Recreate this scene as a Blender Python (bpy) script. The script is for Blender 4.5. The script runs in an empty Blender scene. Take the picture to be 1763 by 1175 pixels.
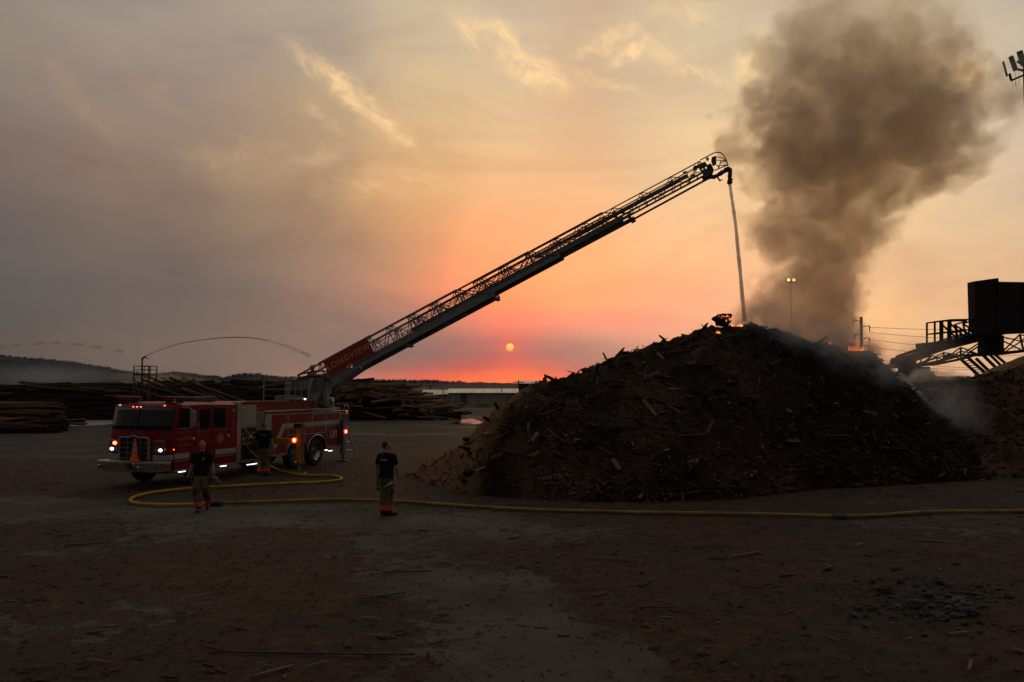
import bpy, bmesh, math, random
import numpy as np
from mathutils import Vector, Matrix, noise as mn
R = math.radians
S = bpy.context.scene
COL = S.collection
rnd = random.Random(7)

# ---------------------------------------------------------------- camera
F = 1423.0                      # focal length in photograph pixels (1763 wide)
CAMH = 3.1
PITCH = math.atan(77.5 / F)
cd = bpy.data.cameras.new("camera")
cd.sensor_width = 22.3
cd.lens = 22.3 * F / 1763.0
cd.clip_start = 0.1
cd.clip_end = 12000
cam = bpy.data.objects.new("camera", cd)
COL.objects.link(cam)
cam.location = (0, 0, CAMH)
cam.rotation_euler = (R(90) + PITCH, 0, 0)
S.camera = cam

def ray(x, y):
    dx = (x - 881.5) / F
    dy = (587.5 - y) / F
    c, q = math.cos(PITCH), math.sin(PITCH)
    return Vector((dx, c - dy * q, q + dy * c))
def gp(x, y, z=0.0):            # point on a level plane
    r = ray(x, y); k = (z - CAMH) / r.z
    return Vector((0, 0, CAMH)) + r * k
def at(x, y, Y):                # point at distance Y
    r = ray(x, y); return Vector((0, 0, CAMH)) + r * (Y / r.y)

# ---------------------------------------------------------------- render settings, exposure
S.view_settings.view_transform = 'Standard'
S.view_settings.look = 'None'
S.view_settings.exposure = 0.0
S.view_settings.gamma = 1.0
S.view_settings.use_curve_mapping = False
cy = S.cycles
cy.use_denoising = True
cy.max_bounces = 6
cy.diffuse_bounces = 2
cy.glossy_bounces = 3
cy.transmission_bounces = 3
cy.volume_bounces = 2
cy.transparent_max_bounces = 12
cy.volume_step_rate = 0.24
cy.volume_max_steps = 256
cy.sample_clamp_indirect = 4.0
cy.caustics_reflective = False
cy.caustics_refractive = False
S.render.engine = 'CYCLES'

# ---------------------------------------------------------------- node helpers
class NT:
    def __init__(s, tree):
        s.t = tree; s.n = tree.nodes; s.l = tree.links
    def new(s, typ, **kw):
        n = s.n.new(typ)
        for k, v in kw.items(): setattr(n, k, v)
        return n
    def put(s, sock, v):
        if isinstance(v, bpy.types.NodeSocket): s.l.new(v, sock)
        elif v is not None:
            if hasattr(sock.default_value, '__len__') and not hasattr(v, '__len__'): v = (v,) * len(sock.default_value)
            elif hasattr(sock.default_value, '__len__') and len(sock.default_value) == 4 and len(v) == 3: v = (*v, 1)
            sock.default_value = v
    def m(s, op, a=None, b=None, c=None, clamp=False):
        n = s.new('ShaderNodeMath', operation=op, use_clamp=clamp)
        for i, v in enumerate((a, b, c)):
            if v is not None: s.put(n.inputs[i], v)
        return n.outputs[0]
    def vm(s, op, a=None, b=None, scale=None):
        n = s.new('ShaderNodeVectorMath', operation=op)
        if a is not None: s.put(n.inputs[0], a)
        if b is not None: s.put(n.inputs[1], b)
        if scale is not None: s.put(n.inputs['Scale'], scale)
        return n.outputs[1] if op in ('LENGTH', 'DOT_PRODUCT', 'DISTANCE') else n.outputs[0]
    def mr(s, v, a, b, c=0.0, d=1.0, kind='SMOOTHSTEP'):
        n = s.new('ShaderNodeMapRange', interpolation_type=kind)
        for i, x in enumerate((v, a, b, c, d)): s.put(n.inputs[i], x)
        return n.outputs[0]
    def mix(s, f, a, b, blend='MIX'):
        n = s.new('ShaderNodeMix', data_type='RGBA', blend_type=blend)
        s.put(n.inputs[0], f); s.put(n.inputs[6], a); s.put(n.inputs[7], b)
        return n.outputs[2]
    def noise(s, vec, scale, detail=4, rough=0.55, dist=0.0, out=0):
        n = s.new('ShaderNodeTexNoise')
        s.put(n.inputs['Vector'], vec)
        for k, v in (('Scale', scale), ('Detail', detail), ('Roughness', rough), ('Distortion', dist)): s.put(n.inputs[k], v)
        return n.outputs[out]
    def ramp(s, fac, stops, interp='LINEAR'):
        n = s.new('ShaderNodeValToRGB'); cr = n.color_ramp; cr.interpolation = interp
        while len(cr.elements) < len(stops): cr.elements.new(0.5)
        for e, (p, c) in zip(cr.elements, stops):
            e.position = p; e.color = (*c, 1) if len(c) == 3 else c
        s.put(n.inputs[0], fac)
        return n.outputs[0]
    def sep(s, v):
        n = s.new('ShaderNodeSeparateXYZ'); s.put(n.inputs[0], v); return n.outputs
    def comb(s, x=0.0, y=0.0, z=0.0):
        n = s.new('ShaderNodeCombineXYZ')
        for i, v in enumerate((x, y, z)): s.put(n.inputs[i], v)
        return n.outputs[0]

# ---------------------------------------------------------------- world: smoky dusk sky
SUN_AZ, SUN_EL = -0.14, 2.68
AZ = [-45, -32, -27, -22, -17, -12, -9, -6.5, -4.5, -3, -1.5, 0, 1.5, 3, 4.5, 6.5, 9, 13, 18, 24, 31, 45]
SKY = [
(-1, [(0.09, 0.08, 0.075), (0.116, 0.093, 0.084), (0.116, 0.093, 0.084), (0.239, 0.167, 0.138), (0.25, 0.171, 0.141), (0.512, 0.22, 0.166), (0.688, 0.187, 0.124), (0.903, 0.165, 0.087), (1.115, 0.181, 0.076), (1.244, 0.201, 0.071), (1.322, 0.22, 0.068), (1.354, 0.231, 0.066), (1.336, 0.231, 0.068), (1.239, 0.222, 0.075), (1.027, 0.205, 0.09), (0.747, 0.186, 0.109), (0.637, 0.179, 0.117), (0.62, 0.178, 0.118), (0.913, 0.508, 0.291), (0.918, 0.518, 0.297), (0.918, 0.518, 0.297), (0.45, 0.33, 0.22)]) ,
(0.3, [(0.09, 0.08, 0.075), (0.122, 0.091, 0.078), (0.16, 0.115, 0.093), (0.195, 0.136, 0.107), (0.263, 0.172, 0.138), (0.555, 0.246, 0.187), (0.726, 0.201, 0.138), (0.944, 0.169, 0.092), (1.176, 0.19, 0.081), (1.318, 0.217, 0.076), (1.404, 0.243, 0.071), (1.432, 0.254, 0.068), (1.379, 0.246, 0.072), (1.238, 0.225, 0.082), (1.04, 0.205, 0.1), (0.792, 0.204, 0.131), (0.654, 0.229, 0.161), (0.65, 0.269, 0.185), (0.802, 0.465, 0.288), (0.99, 0.541, 0.297), (0.923, 0.528, 0.303), (0.45, 0.33, 0.22)]) ,
(0.7, [(0.09, 0.08, 0.075), (0.124, 0.092, 0.078), (0.166, 0.118, 0.095), (0.198, 0.137, 0.109), (0.263, 0.172, 0.137), (0.49, 0.232, 0.179), (0.631, 0.193, 0.139), (0.819, 0.165, 0.101), (1.032, 0.181, 0.091), (1.18, 0.203, 0.086), (1.288, 0.225, 0.081), (1.328, 0.237, 0.078), (1.265, 0.232, 0.083), (1.113, 0.218, 0.096), (0.926, 0.208, 0.115), (0.725, 0.213, 0.143), (0.63, 0.236, 0.167), (0.701, 0.339, 0.222), (0.802, 0.466, 0.289), (1.013, 0.548, 0.297), (0.867, 0.517, 0.308), (0.45, 0.33, 0.22)]) ,
(1.3, [(0.09, 0.08, 0.075), (0.127, 0.093, 0.078), (0.172, 0.121, 0.098), (0.205, 0.141, 0.112), (0.257, 0.172, 0.136), (0.325, 0.194, 0.155), (0.39, 0.175, 0.14), (0.489, 0.159, 0.125), (0.632, 0.16, 0.12), (0.773, 0.167, 0.116), (0.91, 0.177, 0.112), (0.975, 0.188, 0.111), (0.922, 0.199, 0.119), (0.798, 0.21, 0.135), (0.679, 0.223, 0.153), (0.593, 0.244, 0.174), (0.606, 0.272, 0.191), (0.805, 0.434, 0.269), (0.813, 0.473, 0.289), (1.059, 0.568, 0.299), (0.858, 0.517, 0.31), (0.45, 0.33, 0.22)]) ,
(2.1, [(0.13, 0.099, 0.086), (0.126, 0.093, 0.078), (0.174, 0.124, 0.1), (0.207, 0.145, 0.116), (0.254, 0.171, 0.137), (0.306, 0.196, 0.147), (0.327, 0.192, 0.146), (0.356, 0.186, 0.148), (0.429, 0.183, 0.151), (0.522, 0.181, 0.149), (0.617, 0.181, 0.146), (0.67, 0.189, 0.147), (0.662, 0.21, 0.157), (0.624, 0.244, 0.177), (0.606, 0.283, 0.199), (0.65, 0.328, 0.222), (0.815, 0.375, 0.241), (0.955, 0.47, 0.275), (0.866, 0.505, 0.29), (1.137, 0.62, 0.302), (0.903, 0.531, 0.309), (0.532, 0.364, 0.235)]) ,
(3.1, [(0.192, 0.135, 0.111), (0.118, 0.093, 0.08), (0.168, 0.125, 0.102), (0.201, 0.145, 0.116), (0.247, 0.166, 0.131), (0.324, 0.205, 0.149), (0.351, 0.209, 0.154), (0.381, 0.21, 0.16), (0.465, 0.209, 0.163), (0.57, 0.207, 0.161), (0.664, 0.207, 0.158), (0.707, 0.213, 0.159), (0.698, 0.234, 0.171), (0.686, 0.277, 0.194), (0.715, 0.326, 0.219), (0.799, 0.376, 0.243), (0.956, 0.41, 0.256), (1.081, 0.494, 0.28), (0.951, 0.536, 0.294), (1.12, 0.62, 0.287), (0.918, 0.539, 0.306), (0.639, 0.438, 0.278)]) ,
(4.4, [(0.13, 0.11, 0.1), (0.114, 0.099, 0.09), (0.153, 0.12, 0.104), (0.181, 0.135, 0.112), (0.237, 0.161, 0.124), (0.346, 0.214, 0.156), (0.419, 0.226, 0.161), (0.518, 0.236, 0.165), (0.693, 0.251, 0.167), (0.871, 0.264, 0.166), (1.037, 0.276, 0.164), (1.142, 0.288, 0.166), (1.16, 0.312, 0.178), (1.152, 0.353, 0.2), (1.17, 0.386, 0.216), (1.17, 0.405, 0.23), (1.107, 0.417, 0.253), (1.139, 0.505, 0.277), (1.108, 0.584, 0.308), (1.053, 0.586, 0.275), (0.919, 0.547, 0.305), (0.501, 0.4, 0.27)]) ,
(6.5, [(0.13, 0.11, 0.1), (0.125, 0.112, 0.105), (0.145, 0.119, 0.108), (0.161, 0.126, 0.112), (0.238, 0.167, 0.13), (0.446, 0.248, 0.169), (0.601, 0.277, 0.165), (0.831, 0.312, 0.166), (1.086, 0.347, 0.169), (1.237, 0.365, 0.164), (1.346, 0.377, 0.157), (1.425, 0.391, 0.153), (1.481, 0.417, 0.161), (1.51, 0.449, 0.176), (1.516, 0.465, 0.184), (1.494, 0.468, 0.19), (1.246, 0.472, 0.227), (1.114, 0.503, 0.251), (1.093, 0.601, 0.316), (1.001, 0.587, 0.302), (0.882, 0.549, 0.306), (0.5, 0.4, 0.27)]) ,
(9.5, [(0.13, 0.11, 0.1), (0.155, 0.123, 0.11), (0.204, 0.154, 0.122), (0.226, 0.168, 0.128), (0.296, 0.2, 0.14), (0.413, 0.247, 0.154), (0.576, 0.298, 0.158), (0.732, 0.336, 0.163), (0.952, 0.378, 0.174), (1.106, 0.413, 0.184), (1.161, 0.433, 0.189), (1.18, 0.448, 0.193), (1.219, 0.474, 0.2), (1.274, 0.502, 0.207), (1.3, 0.514, 0.209), (1.3, 0.519, 0.213), (1.175, 0.566, 0.259), (1.091, 0.602, 0.292), (1.021, 0.625, 0.32), (0.95, 0.619, 0.323), (0.812, 0.557, 0.329), (0.5, 0.4, 0.27)]) ,
(13.5, [(0.139, 0.118, 0.105), (0.221, 0.161, 0.134), (0.267, 0.19, 0.145), (0.288, 0.203, 0.148), (0.413, 0.275, 0.166), (0.479, 0.298, 0.169), (0.693, 0.386, 0.185), (0.746, 0.408, 0.191), (0.823, 0.439, 0.204), (0.934, 0.492, 0.23), (0.976, 0.523, 0.246), (0.977, 0.533, 0.252), (0.976, 0.536, 0.256), (0.98, 0.533, 0.259), (0.983, 0.53, 0.26), (0.974, 0.533, 0.266), (0.937, 0.585, 0.31), (1.008, 0.663, 0.341), (0.952, 0.653, 0.357), (0.922, 0.642, 0.36), (0.724, 0.548, 0.379), (0.5, 0.406, 0.279)]) ,
(17.5, [(0.197, 0.167, 0.138), (0.267, 0.209, 0.173), (0.306, 0.235, 0.19), (0.318, 0.241, 0.193), (0.399, 0.282, 0.194), (0.498, 0.34, 0.21), (0.763, 0.501, 0.259), (0.779, 0.51, 0.262), (0.795, 0.52, 0.268), (0.825, 0.541, 0.284), (0.834, 0.55, 0.294), (0.829, 0.546, 0.296), (0.815, 0.53, 0.292), (0.795, 0.503, 0.281), (0.779, 0.483, 0.273), (0.766, 0.484, 0.281), (0.77, 0.541, 0.325), (0.825, 0.596, 0.348), (0.798, 0.592, 0.366), (0.805, 0.593, 0.366), (0.608, 0.5, 0.376), (0.5, 0.419, 0.299)]) ,
(22, [(0.201, 0.172, 0.141), (0.285, 0.24, 0.204), (0.35, 0.285, 0.238), (0.364, 0.294, 0.244), (0.388, 0.311, 0.249), (0.465, 0.363, 0.265), (0.653, 0.498, 0.312), (0.663, 0.504, 0.313), (0.671, 0.507, 0.315), (0.685, 0.514, 0.323), (0.69, 0.518, 0.332), (0.689, 0.517, 0.336), (0.687, 0.51, 0.333), (0.685, 0.492, 0.318), (0.683, 0.474, 0.3), (0.675, 0.477, 0.305), (0.685, 0.522, 0.339), (0.696, 0.552, 0.359), (0.669, 0.536, 0.367), (0.697, 0.548, 0.366), (0.553, 0.47, 0.356), (0.493, 0.416, 0.299)]) ,
(27, [(0.21, 0.18, 0.147), (0.292, 0.257, 0.221), (0.379, 0.315, 0.264), (0.394, 0.325, 0.272), (0.393, 0.343, 0.296), (0.445, 0.381, 0.309), (0.56, 0.469, 0.343), (0.566, 0.473, 0.344), (0.576, 0.476, 0.344), (0.601, 0.487, 0.35), (0.617, 0.497, 0.359), (0.624, 0.502, 0.365), (0.632, 0.504, 0.365), (0.641, 0.498, 0.353), (0.647, 0.485, 0.33), (0.641, 0.48, 0.324), (0.645, 0.503, 0.342), (0.65, 0.532, 0.363), (0.643, 0.529, 0.37), (0.677, 0.551, 0.373), (0.533, 0.454, 0.341), (0.444, 0.386, 0.289)]) ,
(35, [(0.257, 0.227, 0.18), (0.297, 0.267, 0.232), (0.4, 0.333, 0.28), (0.413, 0.343, 0.288), (0.401, 0.369, 0.331), (0.436, 0.396, 0.343), (0.504, 0.448, 0.366), (0.503, 0.446, 0.362), (0.478, 0.419, 0.328), (0.464, 0.403, 0.307), (0.468, 0.404, 0.307), (0.475, 0.409, 0.311), (0.486, 0.417, 0.316), (0.503, 0.426, 0.321), (0.541, 0.443, 0.325), (0.608, 0.47, 0.331), (0.622, 0.484, 0.34), (0.629, 0.516, 0.362), (0.639, 0.53, 0.372), (0.69, 0.571, 0.383), (0.524, 0.443, 0.33), (0.402, 0.361, 0.28)]) ,
]
W = bpy.data.worlds.new("World"); S.world = W
W.use_nodes = True
w = NT(W.node_tree); w.n.clear()
tc = w.new('ShaderNodeTexCoord').outputs['Generated']
d = w.vm('NORMALIZE', tc)
big = w.noise(d, 5.0, 4, 0.55, 0.6, out=1)
off = w.vm('SCALE', w.vm('SUBTRACT', big, (0.5, 0.5, 0.5)), scale=0.05)
x, y, z = w.sep(w.vm('ADD', d, off))[:3]
x0, y0, z0 = w.sep(d)[:3]
DEG = 180 / math.pi
azw = w.m('MULTIPLY', w.m('ARCTAN2', x, y), DEG)
elw = w.m('MULTIPLY', w.m('ARCSINE', z, clamp=False), DEG)
az = w.m('MULTIPLY', w.m('ARCTAN2', x0, y0), DEG)
el = w.m('MULTIPLY', w.m('ARCSINE', z0), DEG)
# near the horizon the layers lie level: warp only higher up
k = w.mr(el, 1.0, 9.0)
elm = w.m('ADD', el, w.m('MULTIPLY', k, w.m('SUBTRACT', elw, el)))
azm = w.m('ADD', az, w.m('MULTIPLY', k, w.m('SUBTRACT', azw, az)))
back = (0.10, 0.092, 0.088)
fac = w.m('ADD', w.m('MULTIPLY', azm, 1 / 360.0), 0.5)
rows = []
for e, cols in SKY:
    st = [(0.0, back), (0.5 - 100 / 360, back)]
    for a, c in zip(AZ, cols): st.append((0.5 + a / 360.0, c))
    st += [(0.5 + 100 / 360, back), (1.0, back)]
    rows.append((e, w.ramp(fac, st)))
rows.append((60.0, w.ramp(fac, [(0, (0.15, 0.145, 0.14)), (0.3, (0.17, 0.16, 0.15)), (0.5, (0.33, 0.31, 0.26)), (0.7, (0.17, 0.16, 0.15)), (1, (0.15, 0.145, 0.14))])))
cur = rows[0][1]
for (e0, _), (e1, c1) in zip(rows, rows[1:]):
    cur = w.mix(w.mr(elm, e0, e1, 0, 1, 'LINEAR'), cur, c1)
# soft uneven smoke layers
lay = w.noise(w.comb(w.m('MULTIPLY', az, 0.05), w.m('MULTIPLY', el, 0.16), 0.0), 1.0, 5, 0.6, 0.8)
cur = w.mix(1.0, cur, w.ramp(lay, [(0.3, (0.87, 0.83, 0.86)), (0.5, (1.0, 1.0, 1.0)), (0.7, (1.12, 1.09, 1.0))]), 'MULTIPLY')
# small sun-lit wisps, each: azimuth, elevation, half length, half width, slope, strength
def pxdir(px, py):
    r = ray(px, py).normalized()
    return math.degrees(math.atan2(r.x, r.y)), math.degrees(math.asin(r.z))
wisps = 0.0
fib = w.noise(w.comb(w.m('SUBTRACT', w.m('MULTIPLY', az, 0.24), w.m('MULTIPLY', el, 0.15)), w.m('ADD', w.m('MULTIPLY', el, 0.62), w.m('MULTIPLY', az, 0.36)), 0.0), .8, 7, 0.62, 1.6)
fibc = w.mr(fib, 0.38, 0.64)
wob = w.noise(w.comb(w.m('MULTIPLY', az, 0.3), w.m('MULTIPLY', el, 0.3), 3.0), 1.0, 4, 0.6, 0.0, out=1)
wx, wy, wz = w.sep(w.vm('SUBTRACT', wob, (0.5, 0.5, 0.5)))[:3]
aw = w.m('ADD', az, w.m('MULTIPLY', wx, 3.6)); ew = w.m('ADD', el, w.m('MULTIPLY', wy, 3.6))
for (px, py, L_, w_, ang, st) in [
        (575, 150, 3.2, .55, -35, .8), (660, 208, 2.7, .45, -43, .7), (860, 62, 2.0, .75, -25, .75), (808, 60, 1.2, .6, -70, .6),
        (905, 105, 2.6, 1.0, -30, .85), (935, 135, 2.4, .45, -12, .8), (1050, 62, 2.1, .4, 22, .6), (1085, 78, 1.5, .45, 14, .85),
        (1150, 80, 2.4, .9, -20, .45), (1215, 124, 1.6, .3, -22, .7), (1290, 105, 1.2, .9, 60, .7), (1040, 140, 2.2, .35, -20, .5),
        (1180, 18, 3.0, .6, -10, .45), (1650, 140, 2.2, 1.0, -30, .8), (1560, 270, 2.0, .6, 20, .4), (390, 270, 2.3, .6, 10, .32),
        (150, 190, 2.8, .55, -48, .32), (270, 165, 2.2, .6, -40, .3), (535, 270, 1.6, .6, 30, .3), (560, 205, 1.0, .4, -10, .3),
        (1640, 330, 2.2, .4, 40, .35), (620, 325, 3.5, .6, -8, .3), (700, 310, 3.0, .7, -8, .25)]:
    a0, e0 = pxdir(px, py); ca, sa = math.cos(R(ang)), math.sin(R(ang))
    da = w.m('SUBTRACT', aw, a0); de = w.m('SUBTRACT', ew, e0)
    u = w.m('ADD', w.m('MULTIPLY', da, ca / L_), w.m('MULTIPLY', de, sa / L_))
    v = w.m('ADD', w.m('MULTIPLY', da, -sa / w_), w.m('MULTIPLY', de, ca / w_))
    q = w.m('ADD', w.m('MULTIPLY', u, u), w.m('MULTIPLY', v, v))
    g = w.m('MULTIPLY', w.m('POWER', 2.718, w.m('MULTIPLY', q, -0.8)), st)
    wisps = w.m('MAXIMUM', wisps, g) if not isinstance(wisps, float) else g
wm = w.m('MULTIPLY', wisps, w.m('ADD', 0.3, w.m('MULTIPLY', fibc, 0.7)), clamp=True)
cur = w.mix(w.m('MULTIPLY', wm, 1.0, clamp=True), cur, w.mix(w.mr(az, -26, -8), (0.55, 0.33, 0.20), (1.15, 0.76, 0.36)))
# the sun's disc, dimmed by the smoke, and its aureole
sd = Vector((math.sin(R(SUN_AZ)) * math.cos(R(SUN_EL)), math.cos(R(SUN_AZ)) * math.cos(R(SUN_EL)), math.sin(R(SUN_EL))))
ang = w.m('MULTIPLY', w.vm('DISTANCE', d, tuple(sd)), DEG)
glow = w.m('POWER', 2.718, w.m('MULTIPLY', ang, -2.1))
cur = w.mix(w.m('MULTIPLY', glow, 0.75, clamp=True), cur, (1.15, 0.14, 0.085))
glow2 = w.m('POWER', 2.718, w.m('MULTIPLY', ang, -0.9))
cur = w.mix(1.0, cur, w.mix(glow2, (0, 0, 0), (0.10, 0.015, 0.0)), 'ADD')
cur = w.mix(w.mr(ang, 0.235, 0.29), w.mix(w.mr(w.m('SUBTRACT', el, SUN_EL), -0.25, 0.2), (1.35, 0.50, 0.10), (1.5, 0.85, 0.17)), cur)
bg = w.new('ShaderNodeBackground'); w.put(bg.inputs[0], cur); bg.inputs[1].default_value = 1.0
# clear evening air above the smoke: the sky texture itself, faint
st_ = w.new('ShaderNodeTexSky', sky_type='NISHITA'); st_.sun_disc = False
st_.sun_elevation = R(SUN_EL); st_.sun_rotation = R(SUN_AZ); st_.dust_density = 6.0; st_.air_density = 2.0
bg2 = w.new('ShaderNodeBackground'); w.put(bg2.inputs[0], st_.outputs[0])
bg2.inputs[1].default_value = 0.05
hi = w.m('MULTIPLY', w.mr(el, 28, 60), 1.0)
ms = w.new('ShaderNodeMixShader'); add = w.new('ShaderNodeAddShader')
blk = w.new('ShaderNodeBackground'); blk.inputs[0].default_value = (0, 0, 0, 1)
w.put(ms.inputs[0], hi); w.l.new(blk.outputs[0], ms.inputs[1]); w.l.new(bg2.outputs[0], ms.inputs[2])
w.l.new(bg.outputs[0], add.inputs[0]); w.l.new(ms.outputs[0], add.inputs[1])
wo = w.new('ShaderNodeOutputWorld'); w.l.new(add.outputs[0], wo.inputs[0])

sl = bpy.data.lights.new("sun", 'SUN')
sl.energy = 0.16; sl.angle = R(1.2); sl.color = (1.0, 0.42, 0.2)
so = bpy.data.objects.new("sun", sl); COL.objects.link(so)
so.rotation_euler = (-sd).to_track_quat('-Z', 'Y').to_euler()

# ---------------------------------------------------------------- materials
MATS = {}
def mat(name, col, rough=0.7, metal=0.0, var=0.25, scale=6.0, bump=0.0, bscale=None, emit=None, estr=0.0, alpha=1.0,
        spec=0.5, coat=0.0, col2=None, rnd_var=0.0, trans=0.0, stretch=None, spots=None):
    if name in MATS: return MATS[name]
    M = bpy.data.materials.new(name); M.use_nodes = True
    t = NT(M.node_tree); p = t.n['Principled BSDF']
    co = t.new('ShaderNodeTexCoord').outputs['Object']
    if stretch: co = t.vm('MULTIPLY', co, stretch)
    n = t.noise(co, scale, 5, 0.6, 0.3)
    c2 = col2 if col2 else tuple(min(1, v * (1 + var)) for v in col)
    c1 = col if col2 else tuple(v * (1 - var) for v in col)
    c = t.mix(t.mr(n, 0.3, 0.7), c1, c2)
    if rnd_var:
        oi = t.new('ShaderNodeObjectInfo').outputs['Random']
        c = t.mix(1.0, c, t.ramp(oi, [(0, (1 - rnd_var,) * 3), (1, (1 + rnd_var, 1 + rnd_var * .9, 1 + rnd_var * .8))]), 'MULTIPLY')
    if spots:
        sn = t.noise(co, scale * 4, 6, 0.7)
        c = t.mix(t.mr(sn, spots[1], spots[1] + 0.12), c, spots[0])
    t.put(p.inputs['Base Color'], c)
    t.put(p.inputs['Roughness'], t.m('ADD', rough, t.m('MULTIPLY', t.m('SUBTRACT', n, 0.5), 0.25), clamp=True))
    p.inputs['Metallic'].default_value = metal
    p.inputs['Specular IOR Level'].default_value = spec
    p.inputs['Coat Weight'].default_value = coat
    p.inputs['Alpha'].default_value = alpha
    p.inputs['Transmission Weight'].default_value = trans
    if emit: t.put(p.inputs['Emission Color'], emit); p.inputs['Emission Strength'].default_value = estr
    if bump:
        b = t.new('ShaderNodeBump'); b.inputs['Strength'].default_value = bump; b.inputs['Distance'].default_value = 0.05
        t.put(b.inputs['Height'], t.noise(co, bscale or scale * 3, 6, 0.65)); t.l.new(b.outputs[0], p.inputs['Normal'])
    MATS[name] = M
    return M
def lamp(name, col, s): return mat(name, col, 0.3, emit=col, estr=s, var=0.0)

# ---------------------------------------------------------------- mesh builder
class MB:
    def __init__(s): s.v = []; s.f = []; s.mi = []; s.cur = 0
    def add(s, vs, fs):
        o = len(s.v); s.v += [tuple(v) for v in vs]; s.f += [tuple(i + o for i in f) for f in fs]; s.mi += [s.cur] * len(fs)
        return s
    def box(s, x0, x1, y0, y1, z0, z1):
        return s.add([(x0, y0, z0), (x1, y0, z0), (x1, y1, z0), (x0, y1, z0), (x0, y0, z1), (x1, y0, z1), (x1, y1, z1), (x0, y1, z1)],
                     [(0, 3, 2, 1), (4, 5, 6, 7), (0, 1, 5, 4), (1, 2, 6, 5), (2, 3, 7, 6), (3, 0, 4, 7)])
    def bar(s, a, b, w, h=None, up=(0, 0, 1)):
        a, b = Vector(a), Vector(b); h = h or w; d = (b - a).normalized(); up = Vector(up)
        if abs(d.dot(up)) > 0.98: up = Vector((1, 0, 0))
        r = d.cross(up).normalized(); u = r.cross(d)
        vs = []
        for p in (a, b):
            for i, j in ((-1, -1), (1, -1), (1, 1), (-1, 1)): vs.append(p + r * (i * w / 2) + u * (j * h / 2))
        return s.add(vs, [(0, 1, 2, 3), (7, 6, 5, 4), (0, 4, 5, 1), (1, 5, 6, 2), (2, 6, 7, 3), (3, 7, 4, 0)])
    def tube(s, pts, r, n=8, cap=True):
        pts = [Vector(p) for p in pts]; rs = r if hasattr(r, '__len__') else [r] * len(pts)
        vs = []; fs = []; prev = None
        for i, p in enumerate(pts):
            d = (pts[min(i + 1, len(pts) - 1)] - pts[max(i - 1, 0)])
            d = d.normalized() if d.length > 1e-9 else Vector((0, 0, 1))
            if prev is None:
                up = Vector((0, 0, 1)) if abs(d.z) < 0.95 else Vector((1, 0, 0)); a = d.cross(up).normalized()
            else:
                a = (prev - d * prev.dot(d)); a = a.normalized() if a.length > 1e-6 else prev
            prev = a; b = d.cross(a)
            for k in range(n):
                t = 2 * math.pi * k / n; vs.append(p + (a * math.cos(t) + b * math.sin(t)) * rs[i])
        for i in range(len(pts) - 1):
            for k in range(n):
                k2 = (k + 1) % n; fs.append((i * n + k, i * n + k2, (i + 1) * n + k2, (i + 1) * n + k))
        if cap: fs.append(tuple(range(n))[::-1]); fs.append(tuple((len(pts) - 1) * n + k for k in range(n)))
        return s.add(vs, fs)
    def cyl(s, a, b, r0, r1=None, n=16): return s.tube([a, b], [r0, r0 if r1 is None else r1], n)
    def prism(s, poly, y0, y1, axis='y'):
        n = len(poly)
        P = (lambda a, b, c: (a, c, b)) if axis == 'y' else (lambda a, b, c: (c, a, b)) if axis == 'x' else (lambda a, b, c: (a, b, c))
        vs = [P(a, b, y0) for a, b in poly] + [P(a, b, y1) for a, b in poly]
        return s.add(vs, [tuple(range(n)), tuple(range(2 * n - 1, n - 1, -1))] + [(i, i + n, (i + 1) % n + n, (i + 1) % n) for i in range(n)])
    def ball(s, c, r, nu=12, nv=8, nz=0.0, seed=0):
        c = Vector(c); r = Vector(r) if hasattr(r, '__len__') else Vector((r, r, r)); vs = []; fs = []
        for j in range(nv + 1):
            th = math.pi * j / nv
            for i in range(nu):
                ph = 2 * math.pi * i / nu
                q = Vector((math.sin(th) * math.cos(ph), math.sin(th) * math.sin(ph), math.cos(th)))
                kk = 1 + nz * mn.noise(q * 1.8 + Vector((seed, seed * 2, 0))) * 2 if nz else 1
                vs.append(c + Vector((q.x * r.x, q.y * r.y, q.z * r.z)) * kk)
        for j in range(nv):
            for i in range(nu):
                i2 = (i + 1) % nu; fs.append((j * nu + i, (j + 1) * nu + i, (j + 1) * nu + i2, j * nu + i2))
        return s.add(vs, fs)
    def mesh(s, name, mats, smooth=False):
        me = bpy.data.meshes.new(name); me.from_pydata(s.v, [], s.f); me.validate()
        for m_ in (mats if isinstance(mats, (list, tuple)) else [mats]): me.materials.append(m_)
        if len(me.polygons) == len(s.mi) and any(s.mi): me.polygons.foreach_set('material_index', s.mi)
        bm = bmesh.new(); bm.from_mesh(me); bmesh.ops.recalc_face_normals(bm, faces=bm.faces); bm.to_mesh(me); bm.free()
        if smooth:
            me.polygons.foreach_set('use_smooth', [True] * len(me.polygons))
            try: me.set_sharp_from_angle(angle=R(40))
            except Exception: pass
        return me
    def build(s, name, mats, parent=None, smooth=False, bevel=0.0):
        o = bpy.data.objects.new(name, s.mesh(name, mats, smooth)); COL.objects.link(o)
        if parent: o.parent = parent
        if bevel:
            b = o.modifiers.new('bevel', 'BEVEL'); b.width = bevel; b.segments = 2; b.limit_method = 'ANGLE'
        return o
def tag(o, label=None, cat=None, group=None, kind=None):
    if cat and not kind: kind = 'thing'
    for k_, v_ in (('label', label), ('category', cat), ('group', group), ('kind', kind)):
        if v_: o[k_] = v_
    return o
def empty(name, loc=(0, 0, 0), rz=0.0, parent=None):
    o = bpy.data.objects.new(name, None); COL.objects.link(o); o.location = loc; o.rotation_euler = (0, 0, rz)
    o.empty_display_size = 0.3
    if parent: o.parent = parent
    return o
def copy_tree(o, parent=None):
    c = o.copy(); COL.objects.link(c)
    if parent: c.parent = parent
    for ch in o.children: copy_tree(ch, c)
    return c
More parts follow.
